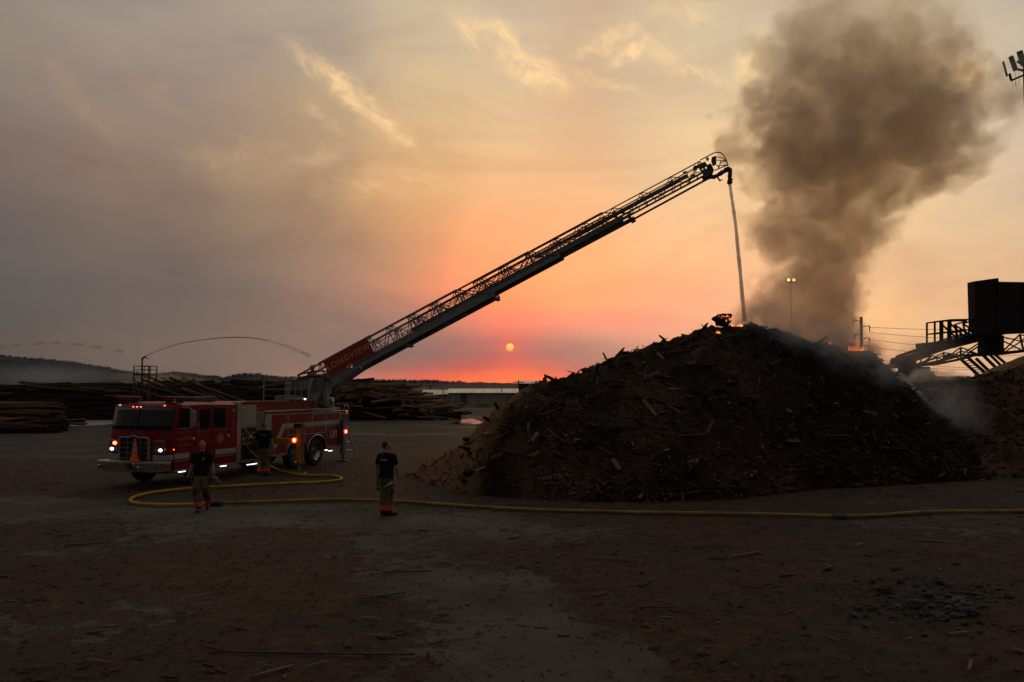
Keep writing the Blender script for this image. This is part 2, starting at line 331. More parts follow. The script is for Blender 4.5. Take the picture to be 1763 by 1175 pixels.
def text_mb(body, size, name, m_, parent, matrix, ext=0.004, bold=0.0, track=1.0):
    cu = bpy.data.curves.new(name, 'FONT'); cu.body = body; cu.size = size; cu.extrude = ext; cu.offset = bold; cu.space_character = track
    cu.align_x = 'CENTER'; cu.align_y = 'CENTER'
    tmp = bpy.data.objects.new('tmp', cu); COL.objects.link(tmp)
    bpy.context.view_layer.update()
    me = bpy.data.meshes.new_from_object(tmp.evaluated_get(bpy.context.evaluated_depsgraph_get()))
    bpy.data.objects.remove(tmp); me.name = name; me.materials.clear(); me.materials.append(m_)
    me.transform(matrix)
    o = bpy.data.objects.new(name, me); COL.objects.link(o)
    if parent: o.parent = parent
    return o
def fbm(x, y, z=0.0, o=4): return mn.fractal(Vector((x, y, z)), 1.0, 2.0, o)
def lerp_tab(tab, x):
    if x <= tab[0][0]: return tab[0][1:]
    for a, b in zip(tab, tab[1:]):
        if x <= b[0]:
            t = (x - a[0]) / (b[0] - a[0]); return tuple(p + (q - p) * t for p, q in zip(a[1:], b[1:]))
    return tab[-1][1:]
def smooth01(t): t = max(0.0, min(1.0, t)); return t * t * (3 - 2 * t)

# ================================================================ ground
MULCH = [(100,880,.15),(400,885,.1),(660,900,.1),(850,900,.3),(100,930,.55),(300,960,.95),(100,1000,.85),(500,940,.6),(600,960,.6),(700,930,.3),
 (500,1010,.8),(300,1030,.5),(100,1060,.55),(350,1080,.75),(200,1120,.5),(600,1050,.85),(500,1100,.85),(650,1130,.6),(750,1010,.25),(850,1060,.15),
 (950,1100,.05),(800,1130,.35),(1000,1150,.0),(900,1170,.15),(980,980,.7),(1050,950,.9),(1100,1050,.95),(1300,1000,.95),(1300,1150,.95),(1500,950,.85),
 (1600,1040,.6),(1700,1000,.65),(1650,900,.5),(1400,870,.75),(1200,900,.9),(1000,890,.85),(750,870,.5),(500,850,.9),(300,850,.8),(650,830,.95),
 (600,790,.85),(650,760,.4),(700,740,.3),(100,800,.85),(50,780,.3),(100,760,.2),(100,740,.3),(150,820,.85),(900,930,.35),(880,1000,.4),(30,1150,.7),(420,1160,.7)]
mc = []
for px, py, v in MULCH:
    g = gp(px, py); mc.append((g.x / g.y * 3.2, math.log(g.y) * 3.4, v))
MC = np.array(mc)
def axis(lo, hi, step, far, grow=1.22):
    a = list(np.arange(lo, hi + 1e-6, step)); s_ = step; v = hi
    while v < far: s_ *= grow; v += s_; a.append(v)
    s_ = step; v = lo; b = []
    while v > -far: s_ *= grow; v -= s_; b.append(v)
    return np.array(b[::-1] + a)
gx = axis(-20, 22, 0.15, 6000, 1.16)
gy = axis(4, 40, 0.15, 6000, 1.16)
GX, GY = np.meshgrid(gx, gy)
fx, fy = GX.ravel(), GY.ravel()
nv_ = len(fx)
fz = np.zeros(nv_); fm = np.zeros(nv_)
yy = np.maximum(fy, 2.0)
U, V = fx / yy * 3.2, np.log(yy) * 3.4
wsum = np.zeros(nv_); msum = np.zeros(nv_)
for a, b, v in MC:
    ww = 1.0 / ((U - a) ** 2 + (V - b) ** 2 + 0.02) ** 2
    wsum += ww; msum += ww * v
fm = msum / wsum
# clean straight slab edge running to the lower right
e0, e1 = gp(930, 985), gp(1215, 1175)
side = (fx - e0.x) * (e1.y - e0.y) - (fy - e0.y) * (e1.x - e0.x)
side /= math.hypot(e1.x - e0.x, e1.y - e0.y)
near = (fy < e0.y + 0.3)
for i in range(nv_):
    X_, Y_ = fx[i], fy[i]
    if -26 < X_ < 28 and 2 < Y_ < 46:
        n1 = mn.fractal(Vector((X_ * .35, Y_ * .35, 0)), 1.0, 2.0, 4)
        n2 = mn.fractal(Vector((X_ * 1.7, Y_ * 1.7, 5)), 0.8, 2.0, 4)
        fm[i] += n1 * .28 + n2 * .12
        if near[i]:
            sdist = side[i] + n2 * .06
            if sdist < 0 : fm[i] = max(fm[i], .85 + n2 * .1)
        fz[i] = n2 * .012 * max(0, min(1, fm[i])) + n1 * .008
        if X_ > 3.5 and Y_ < 18 and fm[i] > .3: fz[i] += max(0, n1) * .05 + n2 * .02
me = bpy.data.meshes.new('ground')
nx, ny = len(gx), len(gy)
idx = np.arange(nx * ny).reshape(ny, nx)
q = np.stack([idx[:-1, :-1], idx[:-1, 1:], idx[1:, 1:], idx[1:, :-1]], -1).reshape(-1, 4)
me.vertices.add(nv_); me.vertices.foreach_set('co', np.stack([fx, fy, fz], -1).ravel())
me.loops.add(q.size); me.loops.foreach_set('vertex_index', q.ravel())
me.polygons.add(len(q)); me.polygons.foreach_set('loop_start', np.arange(0, q.size, 4)); me.polygons.foreach_set('loop_total', np.full(len(q), 4))
me.polygons.foreach_set('use_smooth', [True] * len(q))
me.update(); me.validate()
at_ = me.attributes.new('mulch', 'FLOAT', 'POINT'); at_.data.foreach_set('value', fm.astype(np.float32))
ground = bpy.data.objects.new('ground', me); COL.objects.link(ground); ground['kind'] = 'structure'
GM = bpy.data.materials.new('ground'); GM.use_nodes = True
t = NT(GM.node_tree); p = t.n['Principled BSDF']
co = t.new('ShaderNodeTexCoord').outputs['Object']
a_ = t.new('ShaderNodeAttribute', attribute_name='mulch').outputs['Fac']
nf = t.noise(co, 2.6, 8, 0.72, 0.4); nf2 = t.noise(t.vm('MULTIPLY', co, (1.0, 2.2, 1.0)), 9.0, 6, 0.75, 0.5)
nl = t.noise(co, 0.35, 5, 0.6)
mm = t.m('ADD', a_, t.m('ADD', t.m('MULTIPLY', t.m('SUBTRACT', nf, .5), 2.1), t.m('MULTIPLY', t.m('SUBTRACT', nf2, .5), 1.0)))
mk = t.mr(mm, 0.42, 0.62)
conc = t.mix(t.mr(nl, .35, .65), (0.047, 0.040, 0.034), (0.094, 0.081, 0.068))
conc = t.mix(t.mr(t.noise(co, 30, 5, .8), .58, .7, 0, .6), conc, (0.035, 0.028, 0.022))
# slab joints and cracks
vo = t.new('ShaderNodeTexVoronoi', feature='DISTANCE_TO_EDGE'); t.put(vo.inputs['Vector'], t.vm('ADD', co, t.vm('SCALE', t.noise(co, .9, 5, .6, out=1), scale=1.6))); vo.inputs['Scale'].default_value = 0.22
crk = t.m('MULTIPLY', t.mr(vo.outputs['Distance'], 0.0, 0.006, 1, 0), t.mr(t.noise(co, .5, 3), .45, .6))
sx, sy, sz = t.sep(co)[:3]
jr = t.m('ABSOLUTE', t.m('SUBTRACT', t.m('FRACT', t.m('MULTIPLY', t.m('ADD', sx, t.m('MULTIPLY', sy, 0.45)), 0.14)), 0.5))
joint = t.mr(jr, 0.0, 0.0035, .7, 0)
conc = t.mix(t.m('MAXIMUM', crk, joint), conc, (0.018, 0.015, 0.013))
mul = t.mix(t.mr(nf, .3, .7), (0.024, 0.0105, 0.0052), (0.090, 0.042, 0.021))
mul = t.mix(t.mr(nf2, .58, .70), mul, (0.15, 0.072, 0.038))
st1 = t.noise(t.vm('MULTIPLY', co, (.8, 3.2, 1.0)), 1.6, 7, .7, .6)
mul = t.mix(t.mr(st1, .50, .66, 0, .75), mul, (0.013, 0.008, 0.006))
mul = t.mix(t.mr(nl, .42, .68), mul, t.mix(nf, (0.022, 0.016, 0.013), (0.046, 0.034, 0.027)))
# tyre tracks pressed into the wood dust
tr = t.noise(t.vm('MULTIPLY', co, (0.25, 2.4, 1)), 1.2, 5, 0.6, .4)
mul = t.mix(t.mr(tr, .55, .70, 0, .55), mul, (0.020, 0.012, 0.008))
far = t.mr(sy, 60, 200)
gc = t.mix(mk, conc, mul)
asph = t.mix(t.mr(nl, .35, .65), (0.024, 0.019, 0.0155), (0.046, 0.037, 0.030))
gc = t.mix(t.m('MULTIPLY', t.mr(sy, 33, 45), t.mr(a_, .7, .45)), gc, asph)
t.put(p.inputs['Base Color'], gc)
wet = t.mr(t.noise(t.vm('MULTIPLY', co, (.12, .25, 1)), 1.0, 4, .6, .3), .52, .66)
t.put(p.inputs['Roughness'], t.m('SUBTRACT', 0.88, t.m('MULTIPLY', wet, t.m('MULTIPLY', t.mr(sy, 38, 55), .25))))
p.inputs['Specular IOR Level'].default_value = 0.25
b = t.new('ShaderNodeBump'); b.inputs['Strength'].default_value = 0.9; b.inputs['Distance'].default_value = 0.03
t.put(b.inputs['Height'], t.m('ADD', t.m('MULTIPLY', nf2, t.m('ADD', .3, mk)), t.m('MULTIPLY', t.noise(co, 45, 4, .7), .35)))
t.l.new(b.outputs[0], p.inputs['Normal'])
me.materials.append(GM)

WATER = bpy.data.materials.new('puddle_water'); WATER.use_nodes = True
t = NT(WATER.node_tree); p = t.n['Principled BSDF']
p.inputs['Base Color'].default_value = (0.02, 0.018, 0.015, 1); p.inputs['Roughness'].default_value = 0.06; p.inputs['Specular IOR Level'].default_value = 0.9
b = t.new('ShaderNodeBump'); b.inputs['Strength'].default_value = .15; b.inputs['Distance'].default_value = .02
t.put(b.inputs['Height'], t.noise(t.vm('MULTIPLY', t.new('ShaderNodeTexCoord').outputs['Object'], (.3, 2, 1)), 2.0, 4)); t.l.new(b.outputs[0], p.inputs['Normal'])
def puddle(pxs, seed):
    pts = [gp(*q) for q in pxs]; out = []
    n = len(pts)
    for i in range(n):
        a, c = pts[i], pts[(i + 1) % n]
        for k_ in range(6):
            q_ = a.lerp(c, k_ / 6); j = mn.noise(q_ * .35 + Vector((seed, 0, 0))) * 1.1
            out.append((q_.x + j * .6, q_.y + j, 0.016))
    m_ = MB(); m_.add(out, [tuple(range(len(out)))])
    o = m_.build('puddle', WATER); o['kind'] = 'structure'; return o
puddle([(782, 729), (792, 723), (812, 721), (830, 726), (842, 729.5), (815, 731)], 1)
pale = puddle([(88, 733), (120, 731), (160, 722), (200, 719), (250, 720), (230, 727), (190, 732), (130, 734)], 2); pale.name = 'pale_pavement'
pale.data.materials[0] = mat('pale_concrete', (.30, .27, .24), .6, scale=.4, stretch=(.3, 3, 1), col2=(.10, .09, .08))

# ================================================================ hills and far woods
HILLM = mat('hill_cover', (0.012, 0.019, 0.018), 0.95, var=.5, scale=0.02, bump=0.0, spec=0.1, col2=(0.026, 0.030, 0.026))
def hill(prof, Y, drop, name, seed, trees=None, th=9.0, den=1.0, m_=None):
    """terrain whose skyline follows the profile"""
    b_ = MB(); cols = []; N = 150
    x0, x1 = prof[0][0], prof[-1][0]
    for i in range(N + 1):
        px = x0 + (x1 - x0) * i / N; py, = lerp_tab(prof, px)
        Yc = Y + 160 * math.sin(px * .011 + seed)
        c_ = at(px, py, Yc); c_.z += fbm(px * .05, seed, 0) * 3 + 0.0
        col = []
        for j in range(13):
            tt = (j - 8) / 8.0 if j <= 8 else (j - 8) / 4.0
            zz = c_.z * (1 - smooth01(abs(tt))) if j != 8 else c_.z
            nz_ = fbm(px * .02, j * .8, seed) * c_.z * .12 * (abs(tt) > .05) * (1 - abs(tt))
            col.append((c_.x * (Yc + tt * drop) / Yc, Yc + tt * drop, max(-1.0, zz + nz_) if abs(tt) < 1 else -1.0))
        cols.append(col)
    vs = [v for c_ in cols for v in c_]; fs = []
    for i in range(N):
        for j in range(12): a = i * 13 + j; fs.append((a, a + 13, a + 14, a + 1))
    b_.add(vs, fs)
    o = b_.build(name, m_ or HILLM, smooth=True); o['kind'] = 'structure'
    if trees:
        tm = MB(); r_ = random.Random(seed)
        for _ in range(int(trees)):
            i = r_.uniform(0, N); a = int(min(N - 1, i)); f_ = i - a
            lv = r_.random() ** 1.6 * 3.5; j = 8 - lv; ja = int(min(11, max(0, math.floor(j)))); fj = j - ja
            P_ = Vector(cols[a][ja]).lerp(Vector(cols[a + 1][ja]), f_).lerp(Vector(cols[a][ja + 1]).lerp(Vector(cols[a + 1][ja + 1]), f_), fj)
            cl = fbm(P_.x * .012, seed * 3.3, 0)
            if r_.random() > .62 + cl * 1.1: continue
            h = th * r_.uniform(.45, 1.15) * (1 + cl * .6); rr = h * r_.uniform(.16, .34)
            n = 5
            for (z0_, z1_, k_) in ((-.15, .62, 1.0), (.3, 1.0, .62)):
                o_ = [(P_.x + rr * k_ * math.cos(t_ * 2 * math.pi / n + h) * r_.uniform(.7, 1.2), P_.y + rr * k_ * math.sin(t_ * 2 * math.pi / n + h), P_.z + h * z0_) for t_ in range(n)]
                tm.add(o_ + [(P_.x, P_.y, P_.z + h * z1_)], [(t_, (t_ + 1) % n, n) for t_ in range(n)])
        fo = tm.build('forest', mat('far_conifer', (0.016, 0.024, 0.016), 0.95, spec=.1, var=.4, scale=.05)); fo['kind'] = 'stuff'
        fo['label'] = 'distant conifer forest along the hilltop skyline'
    return o
hill([(-500, 590), (-100, 606), (0, 613), (60, 618), (120, 623), (180, 633), (215, 640), (250, 646), (300, 652), (380, 662), (420, 668)], 2700, 900, 'hill', 3, 3600, 6)
hill([(150, 668), (210, 656), (260, 646), (300, 640), (345, 645), (385, 652), (410, 647), (440, 645), (475, 650), (520, 650), (600, 653), (650, 656), (760, 658), (830, 659), (880, 660), (940, 661), (1100, 662), (1300, 660), (1500, 655), (1700, 648), (2000, 640)], 1900, 700, 'hill', 5, 9500, 4.2)
hill([(180, 668), (230, 655), (262, 648), (300, 646), (335, 650), (370, 660), (410, 668)], 900, 300, 'hill', 9, None, 6, 1.0, mat('dry_hillside', (0.10, 0.08, 0.055), .95, spec=.1, scale=.05))

# ================================================================ haze (the smoky air)
HZ = bpy.data.materials.new('haze'); HZ.use_nodes = True
t = NT(HZ.node_tree); t.n.remove(t.n['Principled BSDF'])
pv = t.new('ShaderNodeVolumePrincipled'); pv.inputs['Color'].default_value = (0.34, 0.52, 0.80, 1)
pv.inputs['Density'].default_value = 0.00005; pv.inputs['Anisotropy'].default_value = 0.2
t.l.new(pv.outputs[0], t.n['Material Output'].inputs['Volume'])
hz = MB().box(-3600, 3600, -250, 3900, -2.0, 190).build('haze', HZ); hz['kind'] = 'stuff'; hz['label'] = 'thin smoky evening haze over the whole yard'

# ================================================================ debris piles
def pt(px, py, Y): v = at(px, py, Y); return (v.x, v.y, v.z)
CR = [(-3.6, 28.6, -.1), pt(745, 800, 28.0), pt(790, 768, 27.5), pt(830, 728, 27.5), pt(870, 692, 27.5), pt(905, 672, 27.7), pt(940, 664, 28), pt(990, 656, 28.4), pt(1030, 634, 29), pt(1070, 612, 29.4),
      pt(1130, 590, 30), pt(1180, 576, 30.4), pt(1215, 561, 30.8), pt(1245, 556, 31), pt(1270, 561, 31.3), pt(1300, 559, 31.5), pt(1350, 574, 31.8), pt(1400, 588, 32), pt(1470, 599, 32),
      pt(1495, 606, 32.2), pt(1520, 636, 32.5), pt(1555, 668, 32.8), pt(1600, 715, 33), (18.5, 33.5, .6), (20.0, 33.5, -.3)]
TOE = [(-4.0, 28.6), (-3.3, 28.2), (-2.6, 26.0), (-1.4, 24.0), (0.5, 22.7), (3.4, 22.1), (6.4, 22.9), (9.2, 25.0), (12.0, 26.0), (15.0, 27.2), (17.5, 28.2), (20, 29.5)]
CR2 = [(12.0, 33, -.3), pt(1560, 712, 33), pt(1600, 672, 34), pt(1640, 655, 35), pt(1700, 650, 36), pt(1763, 634, 37), (28, 38, 4.8), (34, 39, 4.5), (44, 40, -.3)]
TOE2 = [(12, 29), (15, 27.8), (17.5, 28.2), (22, 30), (30, 30), (44, 34)]
CR3 = [(18.5, 43, -.3), pt(1630, 682, 43), pt(1690, 652, 43), pt(1730, 628, 43), pt(1763, 612, 43), (30, 43.5, 5.6), (36, 44, 4.0), (46, 44, -.3)]
TOE3 = [(18, 38), (46, 38)]
def pile_z(X_, Y_, CRT, TO, seed, rough=1.0, back=9.0):
    yc, zc = lerp_tab([(a, b_, c_) for a, b_, c_ in CRT], X_); yt, = lerp_tab(TO, X_)
    if X_ < CRT[0][0] or X_ > CRT[-1][0]: return -.3
    if Y_ <= yc: tt = (Y_ - yt) / max(.3, yc - yt)
    else: tt = 1 - (Y_ - yc) / back
    if tt <= -.15: return -.3
    n1 = mn.fractal(Vector((X_ * .22 + seed, Y_ * .22, seed)), 1.0, 2.0, 3)
    n2 = mn.fractal(Vector((X_ * .8, Y_ * .8, seed)), .9, 2.0, 4)
    n3 = mn.fractal(Vector((X_ * 3.1, Y_ * 3.1, seed)), .8, 2.1, 4)
    prof = max(0, tt); prof = (prof ** .9) * (1.0 + .18 * math.sin(prof * math.pi))
    if prof > 1: prof = 1
    edge = min(1, 6 * max(0, tt)) * (1 - .75 * smooth01((prof - .75) / .25))
    z_ = zc * prof + edge * (n1 * .72 + n2 * .36) * rough * min(1, zc / 2) + min(1, 8 * max(0, tt)) * n3 * .14 * rough
    if tt < 0.05: z_ -= (0.05 - tt) * 2.0
    return z_
PM = bpy.data.materials.new('bark_mulch'); PM.use_nodes = True
t = NT(PM.node_tree); p = t.n['Principled BSDF']; co = t.new('ShaderNodeTexCoord').outputs['Object']
n1 = t.noise(co, .35, 6, .6, .3); n2 = t.noise(co, 4.5, 8, .75, .5); n3 = t.noise(t.vm('MULTIPLY', co, (1, 1, 3)), 16, 6, .8)
c_ = t.mix(t.mr(n2, .35, .65), (0.013, 0.008, 0.006), (0.050, 0.027, 0.016))
c_ = t.mix(t.mr(n1, .42, .60, 0, .85), c_, (0.105, 0.056, 0.031))
sx, sy, sz = t.sep(co)[:3]
c_ = t.mix(t.mr(sx, 5.5, 11, 0, .75), c_, (0.010, 0.008, 0.007))
c_ = t.mix(t.mr(n3, .60, .72, 0, .8), c_, (0.085, 0.05, 0.032))
sx, sy, sz = t.sep(co)[:3]
# fresh tan sawdust spilled at the left toe
sw = t.m('ADD', t.m('ADD', sx, t.m('MULTIPLY', t.m('SUBTRACT', 27.2, sy), .55)), t.m('MULTIPLY', t.m('SUBTRACT', n1, .5), 2.5))
c_ = t.mix(t.m('MULTIPLY', t.mr(sw, -.2, .9, 1, 0), t.mr(n2, .30, .42)), c_, t.mix(n2, (0.20, 0.105, 0.050), (0.34, 0.19, 0.095)))
# reddish shredded bark in a bay low on the front
rb = t.vm('LENGTH', t.vm('MULTIPLY', t.vm('SUBTRACT', co, (7.2, 24.0, 1.0)), (.42, .5, .55)))
c_ = t.mix(t.mr(t.m('ADD', rb, t.m('MULTIPLY', n2, .6)), .9, 1.5, .75, 0), c_, t.mix(n3, (0.035, 0.012, 0.008), (0.12, 0.042, 0.024)))
t.put(p.inputs['Base Color'], c_); p.inputs['Roughness'].default_value = .92; p.inputs['Specular IOR Level'].default_value = .15
b = t.new('ShaderNodeBump'); b.inputs['Strength'].default_value = 1.0; b.inputs['Distance'].default_value = .12
t.put(b.inputs['Height'], t.m('ADD', n2, t.m('MULTIPLY', n3, .5))); t.l.new(b.outputs[0], p.inputs['Normal'])
SAND = mat('sawdust', (0.20, 0.12, 0.065), .95, var=.3, scale=1.2, bump=.8, bscale=14, spec=.1, spots=((0.05, 0.03, 0.02), .58))
BROWN = mat('mixed_bark', (0.040, 0.023, 0.015), .95, scale=1.0, bump=1.0, bscale=10, spec=.1, col2=(0.115, 0.062, 0.038), spots=((0.14, 0.085, 0.05), .66))
def pile(name, CRT, TO, seed, xr, yr, st, m_, rough=1.0, back=9.0):
    xs = np.arange(xr[0], xr[1], st); ys = np.arange(yr[0], yr[1], st)
    vs = [(x_ + mn.noise(Vector((x_ * 4, y_ * 4, 1))) * st * .4, y_ + mn.noise(Vector((x_ * 4, y_ * 4, 9))) * st * .4, pile_z(x_, y_, CRT, TO, seed, rough, back)) for y_ in ys for x_ in xs]
    nx_ = len(xs); fs = []
    for j in range(len(ys) - 1):
        for i in range(nx_ - 1):
            a = j * nx_ + i
            if max(vs[a][2], vs[a + 1][2], vs[a + nx_][2], vs[a + nx_ + 1][2]) > -.05: fs.append((a, a + 1, a + nx_ + 1, a + nx_))
    me_ = bpy.data.meshes.new(name); me_.from_pydata(vs, [], fs); me_.materials.append(m_)
    me_.polygons.foreach_set('use_smooth', [True] * len(me_.polygons))
    bm = bmesh.new(); bm.from_mesh(me_); bmesh.ops.delete(bm, geom=[v for v in bm.verts if not v.link_faces], context='VERTS'); bm.to_mesh(me_); bm.free()
    o = bpy.data.objects.new(name, me_); COL.objects.link(o); return o
p1 = pile('debris_pile', CR, TOE, 2.0, (-4.2, 20.2), (21.3, 42.5), .11, PM)
tag(p1, 'huge smouldering mound of dark bark and wood waste under the ladder stream', 'wood pile')
p2 = pile('debris_pile', CR2, TOE2, 7.0, (12.0, 44), (27, 48), .22, BROWN)
tag(p2, 'lower brown bark mound at the right edge beneath the conveyor', 'wood pile')
p3 = pile('sawdust_heap', CR3, TOE3, 11.0, (18, 46), (37.5, 54), .3, SAND, .5)
tag(p3, 'pale tan sawdust heap at the far right in front of the conveyor legs', 'sawdust heap')

# small splinters and chips: too many to count
WCOL = [mat('wood_dark', (0.020, 0.013, 0.010), .9, spec=.2, scale=9), mat('wood_brown', (0.055, 0.032, 0.020), .9, spec=.2, scale=9),
        mat('wood_tan', (0.15, 0.088, 0.050), .85, spec=.2, scale=9, stretch=(1, 6, 6)), mat('wood_red', (0.10, 0.035, 0.020), .9, spec=.2, scale=9),
        mat('wood_pale', (0.26, 0.17, 0.10), .8, spec=.2, scale=7, stretch=(1, 6, 6))]
def splinter(mb, c_, L, w_, th, yaw, tilt, roll, r_, jag=True):
    Mx = Matrix.Translation(c_) @ Matrix.Rotation(yaw, 4, 'Z') @ Matrix.Rotation(tilt, 4, 'Y') @ Matrix.Rotation(roll, 4, 'X')
    a = L / 2; k1, k2 = r_.uniform(.15, 1), r_.uniform(.15, 1)
    P_ = [(-a, -w_ / 2 * k1, -th / 2), (a, -w_ / 2 * k2, -th / 2), (a * r_.uniform(.7, 1), w_ / 2, -th / 2), (-a * r_.uniform(.7, 1), w_ / 2, -th / 2)]
    P_ += [(x_, y_, th / 2) for x_, y_, _ in P_]
    mb.add([Mx @ Vector(v) for v in P_], [(0, 3, 2, 1), (4, 5, 6, 7), (0, 1, 5, 4), (1, 2, 6, 5), (2, 3, 7, 6), (3, 0, 4, 7)])
r_ = random.Random(21); cb = MB()
for _ in range(15000):
    X_ = r_.uniform(-4, 19.5); Y_ = r_.uniform(21.8, 34)
    if r_.random() < .35: Y_ = lerp_tab(TOE, X_)[0] + r_.random() ** 1.5 * 3
    z_ = pile_z(X_, Y_, CR, TOE, 2.0)
    if z_ < -.02: continue
    if X_ < .6 and r_.random() < .75: continue
    tanp = .10 if X_ > 9 else .2
    cb.cur = r_.choices([0, 1, 2, 3, 4], [4, 4, 10 * tanp, 1.5 if 5 < X_ < 9.5 and z_ < 2.4 else .4, .25])[0]
    L = .08 + r_.expovariate(9); L = min(L, .7)
    splinter(cb, Vector((X_, Y_, z_ + .015)), L, r_.uniform(.015, .06), r_.uniform(.006, .03), r_.uniform(0, 6.3), r_.gauss(-.1, .5), r_.uniform(-1, 1), r_)
for _ in range(900):             # clods of bark and broken butts between the splinters
    X_ = r_.uniform(-2.5, 19); Y_ = lerp_tab(TOE, X_)[0] + r_.random() ** 1.3 * 7
    z_ = pile_z(X_, Y_, CR, TOE, 2.0)
    if z_ < .0: continue
    if X_ < 1.2 and r_.random() < .8: continue
    s_ = min(.18, .03 + r_.expovariate(24)); cb.cur = r_.choices([0, 1, 2], [5, 4, .5])[0]
    cb.ball((X_, Y_, z_ + s_ * .1), (s_ * r_.uniform(.8, 1.8), s_ * r_.uniform(.7, 1.3), s_ * r_.uniform(.4, .8)), 7, 5, .45, r_.random() * 90)
o = cb.build('wood_chips', WCOL); o['kind'] = 'stuff'; o['label'] = 'loose bark chips and splinters covering the burning mound'
cb = MB()
for _ in range(4200):
    X_ = r_.uniform(12.5, 27); Y_ = r_.uniform(28, 38)
    z_ = pile_z(X_, Y_, CR2, TOE2, 7.0)
    if z_ < 0: continue
    cb.cur = r_.choices([0, 1, 2, 3], [4, 4, 1, 1])[0]
    splinter(cb, Vector((X_, Y_, z_ + .01)), min(.9, .1 + r_.expovariate(7)), r_.uniform(.03, .1), .03, r_.uniform(0, 6.3), r_.gauss(0, .4), r_.uniform(-1, 1), r_)
o = cb.build('wood_chips', WCOL); o['kind'] = 'stuff'; o['label'] = 'loose bark chips on the lower mound at the right'
def mulch_at(X_, Y_):
    U_, V_ = X_ / Y_ * 3.2, math.log(Y_) * 3.4
    w2_ = 1.0 / ((MC[:, 0] - U_) ** 2 + (MC[:, 1] - V_) ** 2 + .02) ** 2
    m_ = float((w2_ * MC[:, 2]).sum() / w2_.sum())
    return m_ + mn.fractal(Vector((X_ * .35, Y_ * .35, 0)), 1.0, 2.0, 4) * .28 + mn.fractal(Vector((X_ * 1.7, Y_ * 1.7, 5)), 0.8, 2.0, 4) * .12
cb = MB()
for _ in range(30000):
    Y_ = 6.5 * math.exp(r_.random() * 1.55); X_ = r_.uniform(-.68, .68) * Y_
    mlt = mulch_at(X_, Y_)
    cl = mn.fractal(Vector((X_ * .8, Y_ * 1.2, 3)), 1, 2, 3)
    if r_.random() > .12 + .55 * max(0, mlt) * (0.5 + max(0, cl) * 2): continue
    cb.cur = r_.choices([0, 1, 2, 3, 4], [6, 6, 1.2, 1.6, .08])[0]
    L = min(.35, .008 + r_.expovariate(38) + (r_.random() < .03) * .12) * (0.7 + Y_ / 25)
    splinter(cb, Vector((X_, Y_, .014 + r_.random() * .008)), L, L * r_.uniform(.06, .3) + .003, r_.uniform(.003, .010), r_.gauss(.15, .9), r_.gauss(0, .08), r_.uniform(-.3, .3), r_)
o = cb.build('wood_chips', WCOL); o['kind'] = 'stuff'; o['label'] = 'small bark chips strewn over the yard surface in the foreground'
# broken concrete rubble, lower right
cb = MB()
RUB = mat('rubble_stone', (0.055, 0.055, 0.053), .9, scale=9, bump=.6, spec=.2, col2=(0.12, 0.12, 0.118), rnd_var=.4)
for _ in range(620):
    c0 = gp(r_.gauss(1600, 85) + 20 * math.sin(_), r_.gauss(1030, 24) + (_ % 3) * 7); s_ = min(.08, .008 + r_.expovariate(75))
    cb.ball(c0 + Vector((0, 0, s_ * .12 + .02)), (s_ * r_.uniform(.7, 1.6), s_ * r_.uniform(.7, 1.5), s_ * .5), 7, 5, .35, r_.random() * 50)
o = cb.build('gravel', RUB, smooth=False); o['kind'] = 'stuff'; o['label'] = 'patch of grey crushed rubble at the lower right of the yard'
def rock(px, py, s_, lab, m_=RUB, nm='rock', cat='rock', grp=None):
    g = gp(px, py); b_ = MB().ball((0, 0, s_ * .45), (s_ * 1.2, s_, s_ * .62), 14, 9, .3, px)
    o_ = b_.build(nm, m_, smooth=False); o_.location = (g.x, g.y, .012); o_.rotation_euler.z = px; tag(o_, lab, cat, grp); return o_
rock(1523, 1022, .10, 'brown rounded wood chunk lying left of the grey rubble patch', WCOL[1], 'wood_chunk', 'wood chunk')
for px, py, s_ in ((1665, 1058, .13), (1650, 1040, .09), (1620, 1068, .08), (1580, 1048, .10), (1545, 1050, .06), (1690, 1052, .07), (1600, 1030, .07), (1560, 1030, .05), (1425, 982, .07), (1635, 1055, .07), (1590, 1062, .06)):
    rock(px, py, s_, 'grey broken concrete lump among the rubble at the lower right', grp='grey lumps in the rubble patch')
for px, py, s_ in ((1205, 1128, .05), (600, 1116, .04)):
    rock(px, py, s_, 'small dark stone alone on the bare yard ' + ('right of the pale slab' if px > 900 else 'near the long board'))

# bigger boards and slabs, each a thing of its own
def slab_mesh(L, w_, th, seed, ci):
    r2 = random.Random(seed); b_ = MB(); n = 9; vs = []; fs = []
    for i in range(n + 1):
        u = i / n; x_ = (u - .5) * L
        ww = w_ * (1 - .75 * max(0, abs(u - .5) * 2 - r2.uniform(.55, .8)) / .4) * r2.uniform(.88, 1.1); ww = max(w_ * .12, ww)
        yo = math.sin(u * 3 + seed) * w_ * .12; zo = math.sin(u * 4 + seed * 2) * th * .3
        for a, c2 in ((-1, -1), (1, -1), (1, 1), (-1, 1)): vs.append((x_ + r2.uniform(-.02, .02) * L, yo + a * ww / 2, zo + c2 * th / 2 * r2.uniform(.75, 1.1)))
    for i in range(n):
        for k_ in range(4): a = i * 4; fs.append((a + k_, a + (k_ + 1) % 4, a + 4 + (k_ + 1) % 4, a + 4 + k_))
    fs += [(0, 1, 2, 3), (n * 4 + 3, n * 4 + 2, n * 4 + 1, n * 4)]
    b_.add(vs, fs); return b_.mesh('wood_slab', WCOL[ci])
SL = [slab_mesh(1, .16, .05, 1, 2), slab_mesh(1, .11, .06, 2, 1), slab_mesh(1, .22, .05, 3, 2), slab_mesh(1, .10, .09, 4, 3), slab_mesh(1, .13, .04, 5, 1), slab_mesh(1, .18, .06, 6, 4), slab_mesh(1, .15, .1, 7, 0)]
